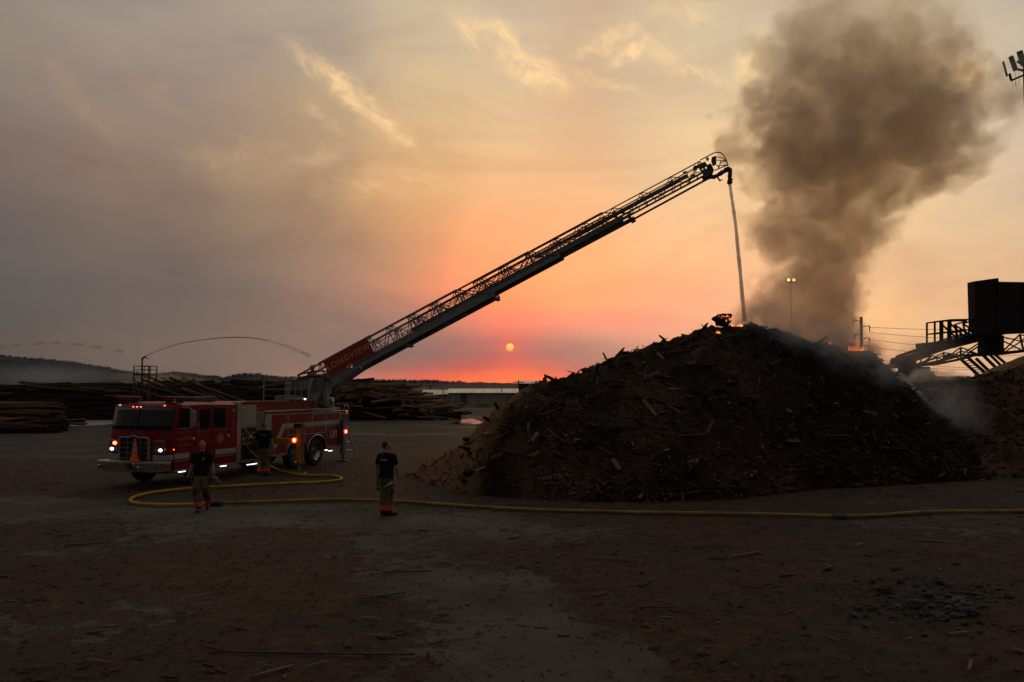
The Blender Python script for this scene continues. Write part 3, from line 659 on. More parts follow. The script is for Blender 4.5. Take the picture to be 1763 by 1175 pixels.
def slab(X_, Y_, z_, L, yaw, tilt, k_, label, group=None, fat=1.0, name='wood_slab', cat='wood slab', roll=None):
    o_ = bpy.data.objects.new(name, SL[k_]); COL.objects.link(o_); o_.location = (X_, Y_, z_)
    o_.rotation_euler = (rnd.uniform(-.5, .5) if roll is None else roll, tilt, yaw); o_.scale = (L, L * fat, L * fat); tag(o_, label, cat, group); return o_
for i in range(240):
    while True:
        X_ = r_.uniform(-1.5, 17.5); f_ = r_.random() ** 1.4
        yt, = lerp_tab(TOE, X_); yc, zc = lerp_tab(CR, X_); Y_ = yt + .1 + (yc - yt) * f_ * .97
        z_ = pile_z(X_, Y_, CR, TOE, 2.0)
        if z_ > .05: break
    L = r_.uniform(.25, .85) if r_.random() < .9 else r_.uniform(1.0, 1.6)
    k_ = r_.choices(range(7), [2.4, 3, 1.8, 2, 3, .7, 2] if X_ < 9 else [.6, 3, .4, 2, 3, .15, 4])[0]
    if k_ == 3 and L > .8: k_ = 1
    low = f_ < .3
    slab(X_, Y_, z_ + .04, L, r_.uniform(0, 6.3), r_.gauss(0, .42), k_, 'splintered wood slab lying in the ' + ('foot' if low else 'slope') + ' of the burning mound',
         'wood slabs on the ' + ('foot' if low else 'slope') + ' of the burning mound', fat=1.0 if L < 1.1 else .55)
def surf(px, py):               # point where a photo ray meets the main mound
    d_ = ray(px, py); best = None
    for i in range(20 * 60, 36 * 60):
        Y_ = i / 60; P_ = Vector((0, 0, CAMH)) + d_ * (Y_ / d_.y)
        if pile_z(P_.x, P_.y, CR, TOE, 2.0) >= P_.z: return P_
    return Vector((0, 0, CAMH)) + d_ * (31 / d_.y)
def stick(px0, py0, px1, py1, k_, wpx, label, group=None, cat='wood slab', name='wood_slab', dY=0.0):
    c_ = surf((px0 + px1) / 2, (py0 + py1) / 2); c_.y += dY - .05
    a, b_ = at(px0, py0, c_.y - .1), at(px1, py1, c_.y + .1)
    o_ = bpy.data.objects.new(name, SL[k_]); COL.objects.link(o_); dd = b_ - a; L = dd.length
    wd = {0: .16, 1: .11, 2: .22, 3: .10, 4: .13, 5: .18, 6: .15}[k_]
    q_ = dd.to_track_quat('X', 'Z'); o_.rotation_mode = 'QUATERNION'; o_.rotation_quaternion = q_ @ Matrix.Rotation(R(70), 3, 'X').to_quaternion()
    o_.location = (a + b_) / 2; wr = wpx * c_.y / F / wd; o_.scale = (L, wr, max(wr * .6, L * .25)); tag(o_, label, cat, group); return o_
stick(909, 763, 910, 727, 5, 7, 'pale upright board standing on the left slope of the mound')
stick(913, 762, 927, 745, 5, 6, 'short pale board leaning right, beside the upright one')
stick(848, 708, 870, 728, 5, 13, 'thick pale block of split wood high on the left end of the mound')
stick(929, 684, 939, 649, 2, 8, 'pointed stump of split wood rising from the left ridge of the mound')
stick(970, 656, 988, 641, 1, 3, 'thin crooked branch sticking up from the low left ridge')
stick(1056, 620, 1075, 598, 1, 4, 'dark post jutting up right out of the ridge silhouette')
stick(1135, 578, 1146, 586, 1, 4, 'short dark stub poking out of the upper ridge')
stick(908, 788, 928, 777, 2, 6, 'tan slab lying below the two upright boards')
stick(844, 790, 880, 775, 0, 5, 'long tan slab on the lower left slope of the mound')
stick(925, 826, 950, 822, 0, 6, 'flat tan slab low on the mound, left of the pale shavings')
stick(1147, 698, 1176, 712, 0, 5, 'tan stick lying across the upper middle slope')
stick(1212, 752, 1228, 722, 2, 6, 'narrow tan splinter standing in the dark middle slope')
stick(1184, 797, 1213, 791, 5, 6, 'pale curved slab above the reddish bark')
stick(1298, 588, 1322, 600, 1, 4, 'brown stick just under the summit')
stick(1190, 612, 1214, 598, 2, 11, 'broad brown slab lying high on the slope left of the summit')
stick(1115, 650, 1135, 640, 2, 10, 'broad brown slab on the upper left slope')
stick(1525, 745, 1625, 822, 1, 6, 'long dark pole lying down the right end of the mound')
stick(1538, 770, 1590, 800, 1, 4, 'second pole lying just below the long dark pole')
stick(1480, 750, 1500, 780, 1, 6, 'brown board sloping down on the right slope')
stick(1305, 765, 1338, 805, 1, 5, 'brown board sloping above the reddish bark')
stick(1487, 708, 1522, 716, 2, 7, 'brown slab high on the right slope')
stick(1535, 713, 1552, 722, 0, 6, 'tan slab near the smoking right end')
stick(1517, 640, 1553, 648, 1, 3, 'thin dark pole projecting from the right brow of the mound')
stick(1524, 815, 1527, 830, 5, 4, 'small pale stub at the right foot of the mound')
stick(1422, 829, 1424, 840, 5, 3, 'tiny pale stub at the middle foot of the mound')
stick(1088, 850, 1070, 830, 4, 4, 'short dark board propped at the foot of the mound')
for px, py, L, yaw, k_, lab in ((540, 1130, 2.3, -.06, 1, 'very long weathered board half buried in the foreground bark'), (1470, 868, .9, -.2, 5, 'pale thin board beyond the hose at the foot of the mound'),
        (1610, 935, 1.15, -.35, 2, 'long tan stick at the right of the yard'), (1285, 957, .75, .6, 2, 'tan stick lying aslant on the middle of the yard'), (1225, 943, .8, .15, 4, 'brown board beside the broken stump of wood'),
        (1190, 955, .35, 1.2, 4, 'broken stump of wood lying on the bare yard'), (1400, 948, .55, -.1, 4, 'wide flat slab of bark on the right yard'), (990, 942, .9, .4, 4, 'dark branch lying left on the middle yard'),
        (1050, 967, 1.0, -.35, 4, 'long thin stick pointing towards the mound'), (1480, 940, .4, .8, 5, 'small pale split piece on the right yard'), (168, 1143, .35, -.3, 2, 'short pale splinter at the lower left corner'),
        (470, 1160, .5, .8, 2, 'bundle-like tan splinter at the bottom left'), (545, 1148, .3, .7, 2, 'short tan splinter below the long board'), (650, 1098, .35, .1, 2, 'tan splinter to the right of the long board'),
        (1600, 966, .9, .3, 4, 'brown splinter above the rubble patch'), (660, 1030, .7, .5, 1, 'long thin tan splinter on the middle left bark'), (560, 1062, .5, .45, 4, 'slender tan splinter left of the middle'), (1670, 1150, .4, 1.0, 2, 'tan chunk at the lower right corner'),
        (1460, 1010, .4, -.3, 4, 'dark board left of the brown chunk'), (700, 988, .8, .05, 1, 'thin straight tan lath on the bark before the hose'), (150, 940, .8, .35, 1, 'dark stick on the left bark'), (880, 915, .5, .2, 2, 'short tan lath near the middle'), (1550, 890, 1.6, .05, 3, 'reddish lath lying along the hose at the right'), (1130, 1050, .5, -.1, 1, 'dark short stick in the middle of the yard')):
    g = gp(px, py); slab(g.x, g.y, .035, L, yaw, 0, k_, lab, fat=.13 if L > 2 else .22 if L > .8 else .4, roll=0)
for i in range(70):
    px, py = r_.uniform(0, 1763), r_.uniform(870, 1170); g = gp(px, py)
    if mulch_at(g.x, g.y) < .35: continue
    slab(g.x, g.y, .03, r_.uniform(.12, .35), r_.gauss(.2, .7), 0, r_.choice([1, 1, 4, 3, 2]), 'small splintered piece of bark lying flat on the open yard', 'small wood pieces lying on the yard', fat=.6, roll=0)

# pale shavings low on the mound
c0 = surf(965, 820); b_ = MB()
for i in range(60):
    splinter(b_, c0 + Vector((r_.gauss(0, .18), r_.gauss(-.08, .05), r_.gauss(0.02, .09))), r_.uniform(.03, .09), .02, .006, r_.uniform(0, 6), r_.uniform(-1, 1), r_.uniform(-1, 1), r_)
o = b_.build('wood_shavings', mat('shavings', (0.34, 0.27, 0.14), .8)); tag(o, 'small scatter of pale yellow shavings low on the mound', 'shavings'); o['kind'] = 'stuff'

# ================================================================ fire on the mound
FL = [lamp('ember', (1.0, 0.10, 0.02), .55), lamp('flame_orange', (1.0, 0.26, 0.05), .95), lamp('flame_core', (1.0, 0.45, 0.12), 1.4)]
CHAR = mat('charred_wood', (0.012, 0.010, 0.009), .9, bump=.8, scale=5)
c0 = surf(1243, 560)
b_ = MB().ball((0, 0, 0), (.32, .28, .24), 18, 12, .3, 4)
st = b_.build('burning_stump', CHAR); st.location = (c0.x, c0.y - .1, c0.z + .20); tag(st, 'charred log stump with glowing cracks on the summit of the mound', 'stump')
b_ = MB(); r_ = random.Random(5)
for i in range(16):
    b_.ball((r_.uniform(-.14, .22), -.27 + r_.uniform(-.02, .03), r_.uniform(-.1, .14)), (r_.uniform(.012, .032), .02, r_.uniform(.01, .028)), 8, 5, .4, i)
b_.build('embers', FL[1], st)
b_ = MB()
for i in range(8): b_.ball((r_.uniform(-.22, .22), -.25 + r_.uniform(-.02, .03), r_.uniform(-.2, .16)), (r_.uniform(.015, .045), .02, r_.uniform(.01, .035)), 8, 5, .4, i)
b_.build('glowing_cracks', FL[0], st)
def flame(px, py, hpx, wpx, lab, Y=None, n=9, grp=None):
    c_ = surf(px, py) if Y is None else at(px, py, Y)
    root = empty('flame', c_); tag(root, lab, 'flame', grp)
    s_ = c_.y / F; r2 = random.Random(px)
    for nm, m_, k_ in (('flame_edge', FL[1], .8), ('flame_core', FL[2], .55)):
        b_ = MB()
        for i in range(n):
            x0_ = r2.uniform(-.5, .5) * wpx * s_; h = hpx * s_ * r2.uniform(.3, 1.0) * k_; rr = r2.uniform(.02, .05) * k_ + .006; l_ = r2.uniform(-.3, .3) * h
            pts = [(x0_ + l_ * (j / 6) ** 1.5 + .2 * rr * math.sin(j), (0 if k_ == 1 else -.04) + r2.uniform(-.01, .01), -.05 + (h + .05) * j / 6) for j in range(7)]
            b_.tube(pts, [rr * v for v in (.8, 1.0, .9, .7, .45, .2, .03)], 6)
        b_.build(nm, m_, root, smooth=True)
flame(1474, 602, 12, 28, 'row of small orange flames on the ridge, left of the power pole', Y=30.9, n=16)
flame(1427, 590, 6, 6, 'single tiny flame flickering in the smoke on the ridge', Y=31.7, n=3)
flame(1236, 573, 5, 5, 'little flame licking under the charred stump', n=3)
flame(1268, 560, 5, 18, 'faint low flames where the water stream hits the summit', Y=31.1, n=5)

# ================================================================ smoke
def smoke_mat(name, field, scat=(.5, .5, .52), dens=1.0, absn=(0.25, .45, .7), adens=0.6, aniso=.25):
    M = bpy.data.materials.new(name); M.use_nodes = True; t = NT(M.node_tree); t.n.remove(t.n['Principled BSDF'])
    co = t.new('ShaderNodeTexCoord').outputs['Object']
    f = field(t, co)
    a = t.new('ShaderNodeVolumeScatter'); t.put(a.inputs['Color'], scat); t.put(a.inputs['Density'], t.m('MULTIPLY', f, dens)); a.inputs['Anisotropy'].default_value = aniso
    b_ = t.new('ShaderNodeVolumeAbsorption'); t.put(b_.inputs['Color'], tuple(1 - v for v in absn)); t.put(b_.inputs['Density'], t.m('MULTIPLY', f, adens))
    s_ = t.new('ShaderNodeAddShader'); t.l.new(a.outputs[0], s_.inputs[0]); t.l.new(b_.outputs[0], s_.inputs[1])
    t.l.new(s_.outputs[0], t.n['Material Output'].inputs['Volume'])
    return M
PY = 36.0
PL = [(-120, 1390, 1660, .25), (-60, 1370, 1650, .45), (0, 1345, 1640, .7), (60, 1308, 1652, .9), (100, 1284, 1655, 1), (150, 1276, 1690, 1), (190, 1274, 1712, 1), (240, 1276, 1690, 1), (300, 1300, 1660, 1),
      (335, 1302, 1600, .95), (370, 1288, 1560, .9), (410, 1296, 1545, .85), (450, 1308, 1498, .95), (500, 1284, 1496, .95), (550, 1268, 1494, 1), (600, 1270, 1485, 1)]
ZT, ZB = at(1450, -120, PY).z, at(1450, 600, PY).z
X0, X1 = 8.0, 24.0
pls = []
for py, xl, xr, dn in PL:
    a, b_ = at(xl, py, PY), at(xr, py, PY)
    pls.append((a.z, (a.x + b_.x) / 2, (b_.x - a.x) / 2, dn))
pls.sort()
def plume_field(t, co):
    w1 = t.vm('SCALE', t.vm('SUBTRACT', t.noise(co, .42, 3, .55, out=1), (.5, .5, .5)), scale=2.6)
    w2 = t.vm('SCALE', t.vm('SUBTRACT', t.noise(co, 1.5, 2, .5, out=1), (.5, .5, .5)), scale=.55)
    pp = t.vm('ADD', t.vm('ADD', co, w1), w2)
    x_, y_, z_ = t.sep(pp)[:3]
    u = t.m('DIVIDE', t.m('SUBTRACT', z_, ZB), ZT - ZB)
    rp = t.ramp(u, [(max(0, min(1, (a - ZB) / (ZT - ZB))), ((b_ - X0) / (X1 - X0), c_ / 8.0, min(1, d_))) for a, b_, c_, d_ in pls], 'CARDINAL')
    rx, rr, rd = t.sep(rp)[:3]
    cx = t.m('ADD', t.m('MULTIPLY', rx, X1 - X0), X0); rad = t.m('MULTIPLY', rr, 8.0)
    dx = t.m('DIVIDE', t.m('SUBTRACT', x_, cx), rad)
    dy = t.m('DIVIDE', t.m('SUBTRACT', y_, PY), t.m('MULTIPLY', rad, .8))
    r2 = t.m('SQRT', t.m('ADD', t.m('MULTIPLY', dx, dx), t.m('MULTIPLY', dy, dy)))
    bl = lambda sc, a_: t.m('MULTIPLY', t.m('ABSOLUTE', t.m('SUBTRACT', t.m('MULTIPLY', t.noise(pp2, sc, 2, .45), 2.0), 1.0)), a_)
    pp2 = t.vm('ADD', co, t.vm('SCALE', w2, scale=.6))
    nb = t.m('ADD', t.m('ADD', bl(.40, 1.7), bl(.95, .62)), bl(2.2, .20))
    e_ = t.m('ADD', t.m('SUBTRACT', 1.0, r2), t.m('MULTIPLY', t.m('SUBTRACT', nb, .34), .85))
    body = t.mr(e_, 0.0, .25)
    core = t.mr(t.noise(co, .38, 4, .6, .5), .35, .65, .50, 1.3)
    x2, y2, z2 = t.sep(co)[:3]
    rp2 = t.mr(z2, ZB + 1.0, ZB + 5.0, 1.35, 1.0)
    top = t.mr(z2, ZT - 9.5, ZT, 1, .0)
    return t.m('MULTIPLY', t.m('MULTIPLY', body, core), t.m('MULTIPLY', t.m('MULTIPLY', rd, rp2), top))
SM = smoke_mat('thick_smoke', plume_field, (.90, .88, .86), .42, (.17, .36, .61), .26)
b_ = MB(); rings = []; NR, NS = 34, 22
for i in range(NR + 1):
    z_ = ZB - .4 + (ZT - ZB + .4) * i / NR; cx_, rr_, _ = lerp_tab(pls, z_)
    rings.append([(cx_ + (rr_ * 1.18 + .5) * math.cos(a) * (1 + .12 * mn.noise(Vector((math.cos(a) * 1.5, math.sin(a) * 1.5, z_ * .4)))), PY + (rr_ * .96 + .5) * math.sin(a), z_) for a in [2 * math.pi * k_ / NS for k_ in range(NS)]])
vs = [v for r1 in rings for v in r1]; fs = [(i * NS + k_, i * NS + (k_ + 1) % NS, (i + 1) * NS + (k_ + 1) % NS, (i + 1) * NS + k_) for i in range(NR) for k_ in range(NS)]
fs += [tuple(range(NS))[::-1], tuple(NR * NS + k_ for k_ in range(NS))]
b_.add(vs, fs); o = b_.build('smoke_plume', SM); o['kind'] = 'stuff'; o['label'] = 'towering brown grey smoke column billowing from behind the burning mound'
def puff(px, py, Y, rx, ry, rz, dens, lab, scat=(.58, .70, .84), sc=.8, tilt=0.0, soft=.8, thr=.5):
    c_ = at(px, py, Y)
    def f(t, co):
        q_ = t.vm('LENGTH', t.vm('MULTIPLY', t.vm('ADD', co, t.vm('SCALE', t.vm('SUBTRACT', t.noise(co, sc * .7, 3, .5, out=1), (.5, .5, .5)), scale=1.2)), (1 / rx, 1 / ry, 1 / rz)))
        e_ = t.mr(q_, .15, 1.0, 1, 0)
        return t.m('MULTIPLY', e_, t.mr(t.noise(t.vm('ADD', co, (px, 0, py)), sc, 5, .6, .6), thr - .14, thr + .22))
    m_ = smoke_mat('smoke_' + str(px), f, scat, dens, (.3, .4, .5), dens * .35)
    o_ = MB().ball((0, 0, 0), (rx * 1.1, ry * 1.1, rz * 1.1), 20, 12).build('smoke', m_); o_.location = c_; o_.rotation_euler.y = tilt
    o_['kind'] = 'stuff'; o_['label'] = lab; return o_
puff(1410, 590, 31.0, 3.2, 1.6, 1.2, 1.6, 'grey blue smoke creeping over the front of the ridge', sc=.7, tilt=.1, thr=.44)
puff(1325, 560, 32.6, 2.1, 1.3, 1.6, 1.2, 'grey smoke rising beside the summit', sc=.8, thr=.45)
puff(40, 648, 620, 110, 40, 13, .012, 'bluish smoke bank drifting before the far left hill', sc=.02, thr=.42, scat=(.6, .72, .85))
puff(275, 652, 380, 30, 15, 5.5, .028, 'pale mist behind the log stacks by the cannon tower', sc=.06, thr=.42, scat=(.8, .75, .66))
puff(1290, 545, 31.2, .9, .8, .7, 1.6, 'steam rising where the water stream strikes the summit', sc=1.4, thr=.44)
puff(1480, 625, 30.2, 2.3, 1.3, 1.5, 2.0, 'thin smoke veil over the right brow of the mound', sc=.9, tilt=.5, thr=.46)
puff(1612, 648, 35, 1.7, 1.0, .32, 3.5, 'low white smoke bank between the two mounds', sc=1.3, thr=.47, scat=(.70, .84, .95))
puff(1555, 668, 31.8, 1.7, .7, .40, 7.5, 'bluish smoke ribbon curling off the right slope', sc=1.5, tilt=.65, scat=(.66, .82, .98))
puff(1548, 712, 29.8, 1.4, .5, .42, 5.5, 'faint smoke wisp low on the right slope', sc=1.6, tilt=.8, scat=(.66, .82, .98))
puff(1615, 710, 30.6, 2.4, 1.2, 2.0, .6, 'dim smoke veil hanging in the gap between the mounds', sc=.7, thr=.42)
puff(1575, 480, 44, 1.8, 1.6, 3.4, .16, 'pale brown smoke wisps drifting right of the column', (.5, .45, .4), .7, .05, thr=.46)
puff(1590, 610, 40, 2.8, 1.5, 1.3, .35, 'thin smoke in front of the conveyor tail', (.7, .68, .65), .8, thr=.44)

# ================================================================ log decks
BARK = mat('log_bark', (0.085, 0.047, 0.028), .9, scale=3, rnd_var=.65, spec=.15, stretch=(.3, 3, 3), col2=(0.24, 0.135, 0.075))
LEND = mat('log_end', (0.16, 0.10, 0.06), .85, rnd_var=.35, scale=5, spec=.15)
BARKD = mat('log_shade', (0.038, 0.025, 0.017), .95, scale=3, spec=.1)  # darkened copy of the bark colour, standing in for shade
def log_mesh(r, seed):
    b_ = MB(); n = 8; pts = [(-.5, 0, 0), (-.2, .002 * seed, 0), (.15, -.002, .002), (.5, 0, 0)]
    vs = []; fs = []
    for i, p_ in enumerate(pts):
        rr = r * (1.1 - .12 * i)
        for k_ in range(n):
            a = 2 * math.pi * k_ / n; vs.append((p_[0] * 1.0, p_[1] * 3 + rr * math.cos(a), p_[2] * 3 + rr * math.sin(a)))
    for i in range(3):
        for k_ in range(n): fs.append((i * n + k_, i * n + (k_ + 1) % n, (i + 1) * n + (k_ + 1) % n, (i + 1) * n + k_))
    b_.add(vs, fs); b_.cur = 1; b_.add(vs[:n], [tuple(range(n))]); b_.add(vs[-n:], [tuple(range(n))])
    return b_.mesh('log', [BARK, LEND], True)
LM = [log_mesh(1.0, s_) for s_ in range(3)]
def deck(prof, Y, yaw, n, label, group, depth=9, seed=1, rr=(.055, .12), Lr=(5, 9), yj=.12, tj=.05, tiltf=None, front=0):
    """dark core mass and separately placed logs"""
    r2 = random.Random(seed); P_ = [at(a, b_, Y) for a, b_ in prof]; tab = [(v.x, max(.02, v.z)) for v in P_]
    xa, xb = tab[0][0], tab[-1][0]
    core = MB(); d_ = Vector((math.cos(yaw), math.sin(yaw), 0))
    # core: courses of shadowed logs filling the face
    m_ = int((xb - xa) / .36)
    for i in range(m_):
        x_ = xa + (xb - xa) * (i + .5) / m_; top, = lerp_tab(tab, x_)
        zz = .2
        while zz < top - .1:
            r0 = r2.uniform(.10, .2); c_ = Vector((x_ + r2.uniform(-.2, .2), Y + r2.uniform(-.3, .5) + zz * .35, zz)); L = r2.uniform(5, 8)
            a = yaw + r2.gauss(0, yj); dd = Vector((math.cos(a), math.sin(a), r2.gauss(0, tj) * .6))
            if front: L *= .55
            if xb - xa < 9: L = min(L, 1.2 + max(0, xb - x_ - .6))
            core.cur = 1 if zz > top * .6 and front else 0  # upper courses get the lit bark tone, lower ones the shaded tone
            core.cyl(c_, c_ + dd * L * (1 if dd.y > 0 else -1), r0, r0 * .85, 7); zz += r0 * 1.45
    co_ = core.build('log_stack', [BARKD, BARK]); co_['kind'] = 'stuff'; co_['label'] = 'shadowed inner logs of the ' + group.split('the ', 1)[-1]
    for i in range(n):
        f_ = r2.random() ** 1.3; r0 = r2.uniform(*rr); L = r2.uniform(*Lr); a = yaw + r2.gauss(0, yj); hx = L / 2 * abs(math.cos(a))
        x_ = r2.uniform(xa, xb); x_ = max(xa + hx * .6, min(xb - hx * 1.0, x_)); top = min(lerp_tab(tab, x_)[0], lerp_tab(tab, x_ + hx * .8)[0] + .25)
        if i % 6 < 4 + (front < .5): y_ = Y + .5 + top * .35 + f_ * depth; z_ = top - .05 + r2.uniform(-.25, .1)
        else: z_ = top * (1 - r2.random() ** 1.5 * .8) - .05; y_ = Y + z_ * .35 - .2 + r2.uniform(-.3, .1)
        z_ = max(z_, r0)
        o_ = bpy.data.objects.new('log', LM[i % 3]); COL.objects.link(o_); o_.scale = (L, r0, r0)
        ti = r2.gauss(0, tj) + (tiltf(x_) if tiltf else 0)
        o_.location = (x_, y_ + (L * .3 * abs(math.sin(a)) if i % 5 >= 3 else 0), z_); o_.rotation_euler = (0, -ti, a); tag(o_, label, 'log', group)
deck([(548, 668), (575, 664), (600, 661), (625, 658), (650, 662), (675, 666), (695, 677), (712, 690), (735, 703), (755, 714), (768, 721)], 76, R(62), 96,
     'weathered log on the heap behind the rear of the fire truck', 'logs in the heap behind the truck rear', seed=3, rr=(.05, .115), Lr=(1.8, 4.6), yj=.75, tj=.13, front=1)
deck([(-60, 665), (0, 664), (40, 661), (80, 662), (120, 665), (170, 668), (210, 664), (246, 661)], 76, R(12), 62,
     'long log on the far left deck in front of the hazy hill', 'logs in the far left deck', seed=4, yj=.22, tj=.05, Lr=(3, 8))
deck([(262, 664), (285, 659), (305, 664), (325, 674), (345, 684), (360, 680)], 76, R(8), 34, 'log sloping down to the right on the stack behind the cab roof', 'sloping logs in the stack behind the cab', seed=5, tiltf=lambda x_: -.32, Lr=(5, 9), yj=.08, tj=.03)
deck([(330, 680), (352, 664), (372, 667), (400, 671), (430, 664), (470, 661), (520, 657), (560, 664)], 77, R(14), 60, 'log rising to the right on the stack behind the truck body', 'rising logs in the stack behind the truck body', seed=6, tiltf=lambda x_: .2, Lr=(3, 8), yj=.22, tj=.08)
deck([(-60, 690), (0, 695), (20, 702), (38, 716), (62, 731), (84, 743)], 55, R(5), 36, 'log in the small low heap at the left edge of the yard', 'logs in the small low heap at the left edge', seed=8, Lr=(2, 5), yj=.2, tj=.07, depth=4, front=1)
for px, py, L, a, ti in ((348, 672, 6.0, .1, -.62), (352, 664, 5.5, .2, -.5), (345, 668, 5, .1, -.75), (338, 667, 5, .1, -.3), (360, 661, 5, .2, -.35)):
    c_ = at(px, py, 75); o_ = bpy.data.objects.new('log', LM[0]); COL.objects.link(o_); o_.scale = (L, .16, .13); o_.location = (c_.x + 1.2, c_.y, c_.z - .9)
    o_.rotation_euler = (0, -ti, a); tag(o_, 'dark log sticking up askew from the stacks behind the cab', 'log', 'askew logs sticking up behind the cab')

# ================================================================ sheds, berm, utility poles
def shed(px0, px1, yr, ye, yb, Y, lab, roofc, wallc, dep=9):
    a, b_ = at(px0, yb, Y), at(px1, yb, Y); ze, zr = at(px0, ye, Y).z, at(px0, yr, Y + dep / 2).z
    root = empty('shed', (a.x, Y, 0)); tag(root, lab, 'shed'); W_ = b_.x - a.x
    MB().box(0, W_, 0, dep, -.3, ze - .05).build('wall', mat('siding_' + lab[:5], wallc, .8, scale=.5, stretch=(4, 1, .2)), root)
    g_ = MB()
    for x_ in (.0, W_ - .1): g_.prism([(0.02, ze - .05), (dep - .02, ze - .05), (dep / 2, zr - .06)], x_, x_ + .1, 'x')
    g_.build('gable', mat('siding_' + lab[:5], wallc), root)
    r1 = MB(); r1.add([(-.3, -.4, ze - .05), (W_ + .3, -.4, ze - .05), (W_ + .3, dep / 2, zr), (-.3, dep / 2, zr), (W_ + .3, dep + .4, ze - .05), (-.3, dep + .4, ze - .05)], [(0, 1, 2, 3), (3, 2, 4, 5)])
    ro = r1.build('roof', mat('roofing_' + lab[:5], roofc, .45, scale=.6, stretch=(3, .3, .3), metal=.1), root)
    sm = ro.modifiers.new('solid', 'SOLIDIFY'); sm.thickness = .08
    m_ = MB()
    for x_ in np.arange(.0, W_, .9): m_.box(x_, x_ + .05, -.03, .0, 0, ze - .1)
    m_.build('siding_rib', mat('rib_' + lab[:5], tuple(v * .8 for v in wallc), .8), root)
    d0 = W_ * .18; MB().box(d0, d0 + 1.0, -.05, -.03, 0, min(1.9, ze - .2)).build('door', mat('shed_door', (.06, .06, .055), .6), root)
    MB().box(W_ * .77, W_ * .77 + .15, .8, .95, ze - .2, zr + .2).build('vent_pipe', mat('vent_dark', (.04, .04, .04), .6), root)
    return root
shed(772, 890, 669.5, 676, 697, 138, 'long low shed with pale metal roof beyond the log heap', (0.85, 0.80, 0.72), (0.30, 0.285, 0.235))
shed(727, 771.5, 671.5, 679.5, 697, 141, 'short grey shed with light roof, left of the long one', (0.62, 0.60, 0.56), (0.34, 0.345, 0.33))
shed(893, 985, 656, 660, 690, 170, 'dark red brown barn with pale roof edge, partly behind the mound', (0.75, 0.73, 0.70), (0.05, 0.025, 0.018), 12)
b_ = MB(); vs = []; fs = []
for i in range(80):
    x_ = -18 + i * .55; h = (.55 + fbm(x_ * .4, 3) * .45)
    for y_, z_ in ((118, -.1), (120, h * .8), (121.5, h), (124, -.1)): vs.append((x_, y_ + fbm(x_, y_) * .3, z_))
for i in range(79):
    for j in range(3): a = i * 4 + j; fs.append((a, a + 4, a + 5, a + 1))
b_.add(vs, fs); o = b_.build('earth_berm', BROWN); o['kind'] = 'structure'
def upole(px, yt, yb, Y, lab, arm=True):
    c_ = at(px, yb, Y); h = at(px, yt, Y).z
    root = empty('utility_pole', (c_.x, Y, 0)); tag(root, lab, 'utility pole')
    MB().cyl((0, 0, -.2), (0, 0, h), .16, .11, 8).build('pole', mat('pole_wood', (.06, .05, .045), .9), root)
    if arm:
        MB().box(-1.1, 1.1, -.06, .06, h - .5, h - .36).build('crossarm', mat('pole_wood', (.06, .05, .045)), root)
        i_ = MB()
        for x_ in (-1, -.4, .4, 1): i_.cyl((x_, 0, h - .36), (x_, 0, h - .2), .05, .03, 6)
        i_.build('insulator', mat('insulator', (.3, .3, .3), .4), root)
upole(741, 662, 690, 190, 'thin pale utility pole over the short grey shed')
upole(760, 667, 690, 180, 'shorter utility pole between the two sheds', False)
upole(893, 655, 690, 165, 'utility pole at the left corner of the dark barn')
upole(785, 689, 702, 112, 'small white marker post before the berm left of the shed middle', False)
upole(866, 691, 702, 112, 'small white marker post before the berm near the mound', False)

# ================================================================ sprinkler tower and jets
MASTG = mat('mast_grey', (.40, .34, .28), .7)  # pole tone lightened to stand in for the smoke veiling it
STL = mat('dark_steel', (.045, .04, .038), .6, metal=.3)
RUST = mat('rusty_steel', (.05, .035, .028), .8)
Yt = 66.0
def tw(px, py): return at(px, py, Yt)
T0 = at(243, 700, Yt); root = empty('sprinkler_tower', (T0.x, Yt, 0)); tag(root, 'open steel water cannon tower rising behind the truck cab', 'tower')
def loc(px, py, dy=0): v = tw(px, py); return Vector((v.x - T0.x, dy, v.z))
xl, xr = loc(229, 700).x, loc(255.5, 700).x; zd = loc(0, 645).z; zrl = loc(0, 630.5).z; zm = loc(0, 637).z
for x_ in (xl, xr):
    for y_ in (0, 1.4): MB().bar((x_, y_, 0), (x_, y_, zrl), .07).build('leg', STL, root)
m_ = MB()
for z_, hh in ((zd, .14), (zm, .05), (zrl, .05)):
    for y_ in (0, 1.4): m_.bar((xl, y_, z_), (xr, y_, z_), .06, hh)
    for x_ in (xl, xr): m_.bar((x_, 0, z_), (x_, 1.4, z_), .06, hh)
m_.build('railing', STL, root)
MB().box(xl, xr, 0, 1.4, zd - .03, zd + .03).build('deck', STL, root)
m_ = MB()
for y_ in (0, 1.4):
    m_.bar((xl, y_, zd - .1), (0, y_, zd * .45), .05).bar((xr, y_, zd - .1), (0, y_, zd * .45), .05).bar((xl, y_, .2), (0, y_, zd * .45), .05).bar((xr, y_, .2), (0, y_, zd * .45), .05)
    m_.bar((xl, y_, zd * .45), (xr, y_, zd * .45), .05)
m_.bar((0, 0, zd * .45), (0, 1.4, zd * .45), .05); m_.build('brace', STL, root)
m_ = MB(); x2 = loc(262, 0).x
for x_ in (xr + .02, x2): m_.bar((x_, .2, loc(0, 650).z), (x_, .2, zrl), .04)
m_.bar((xr - .2, .2, zrl), (x2 + .05, .2, zrl), .07); m_.bar((xr, .2, loc(0, 650).z), (x2, .2, loc(0, 650).z), .08); m_.bar((x2, .9, loc(0, 650).z), (x2, .9, zrl), .04)
m_.build('side_platform', STL, root)
pipe = MB(); pipe.tube([loc(244.8, 700), loc(244.8, 619)], .07, 8); pipe.build('riser_pipe', STL, root)
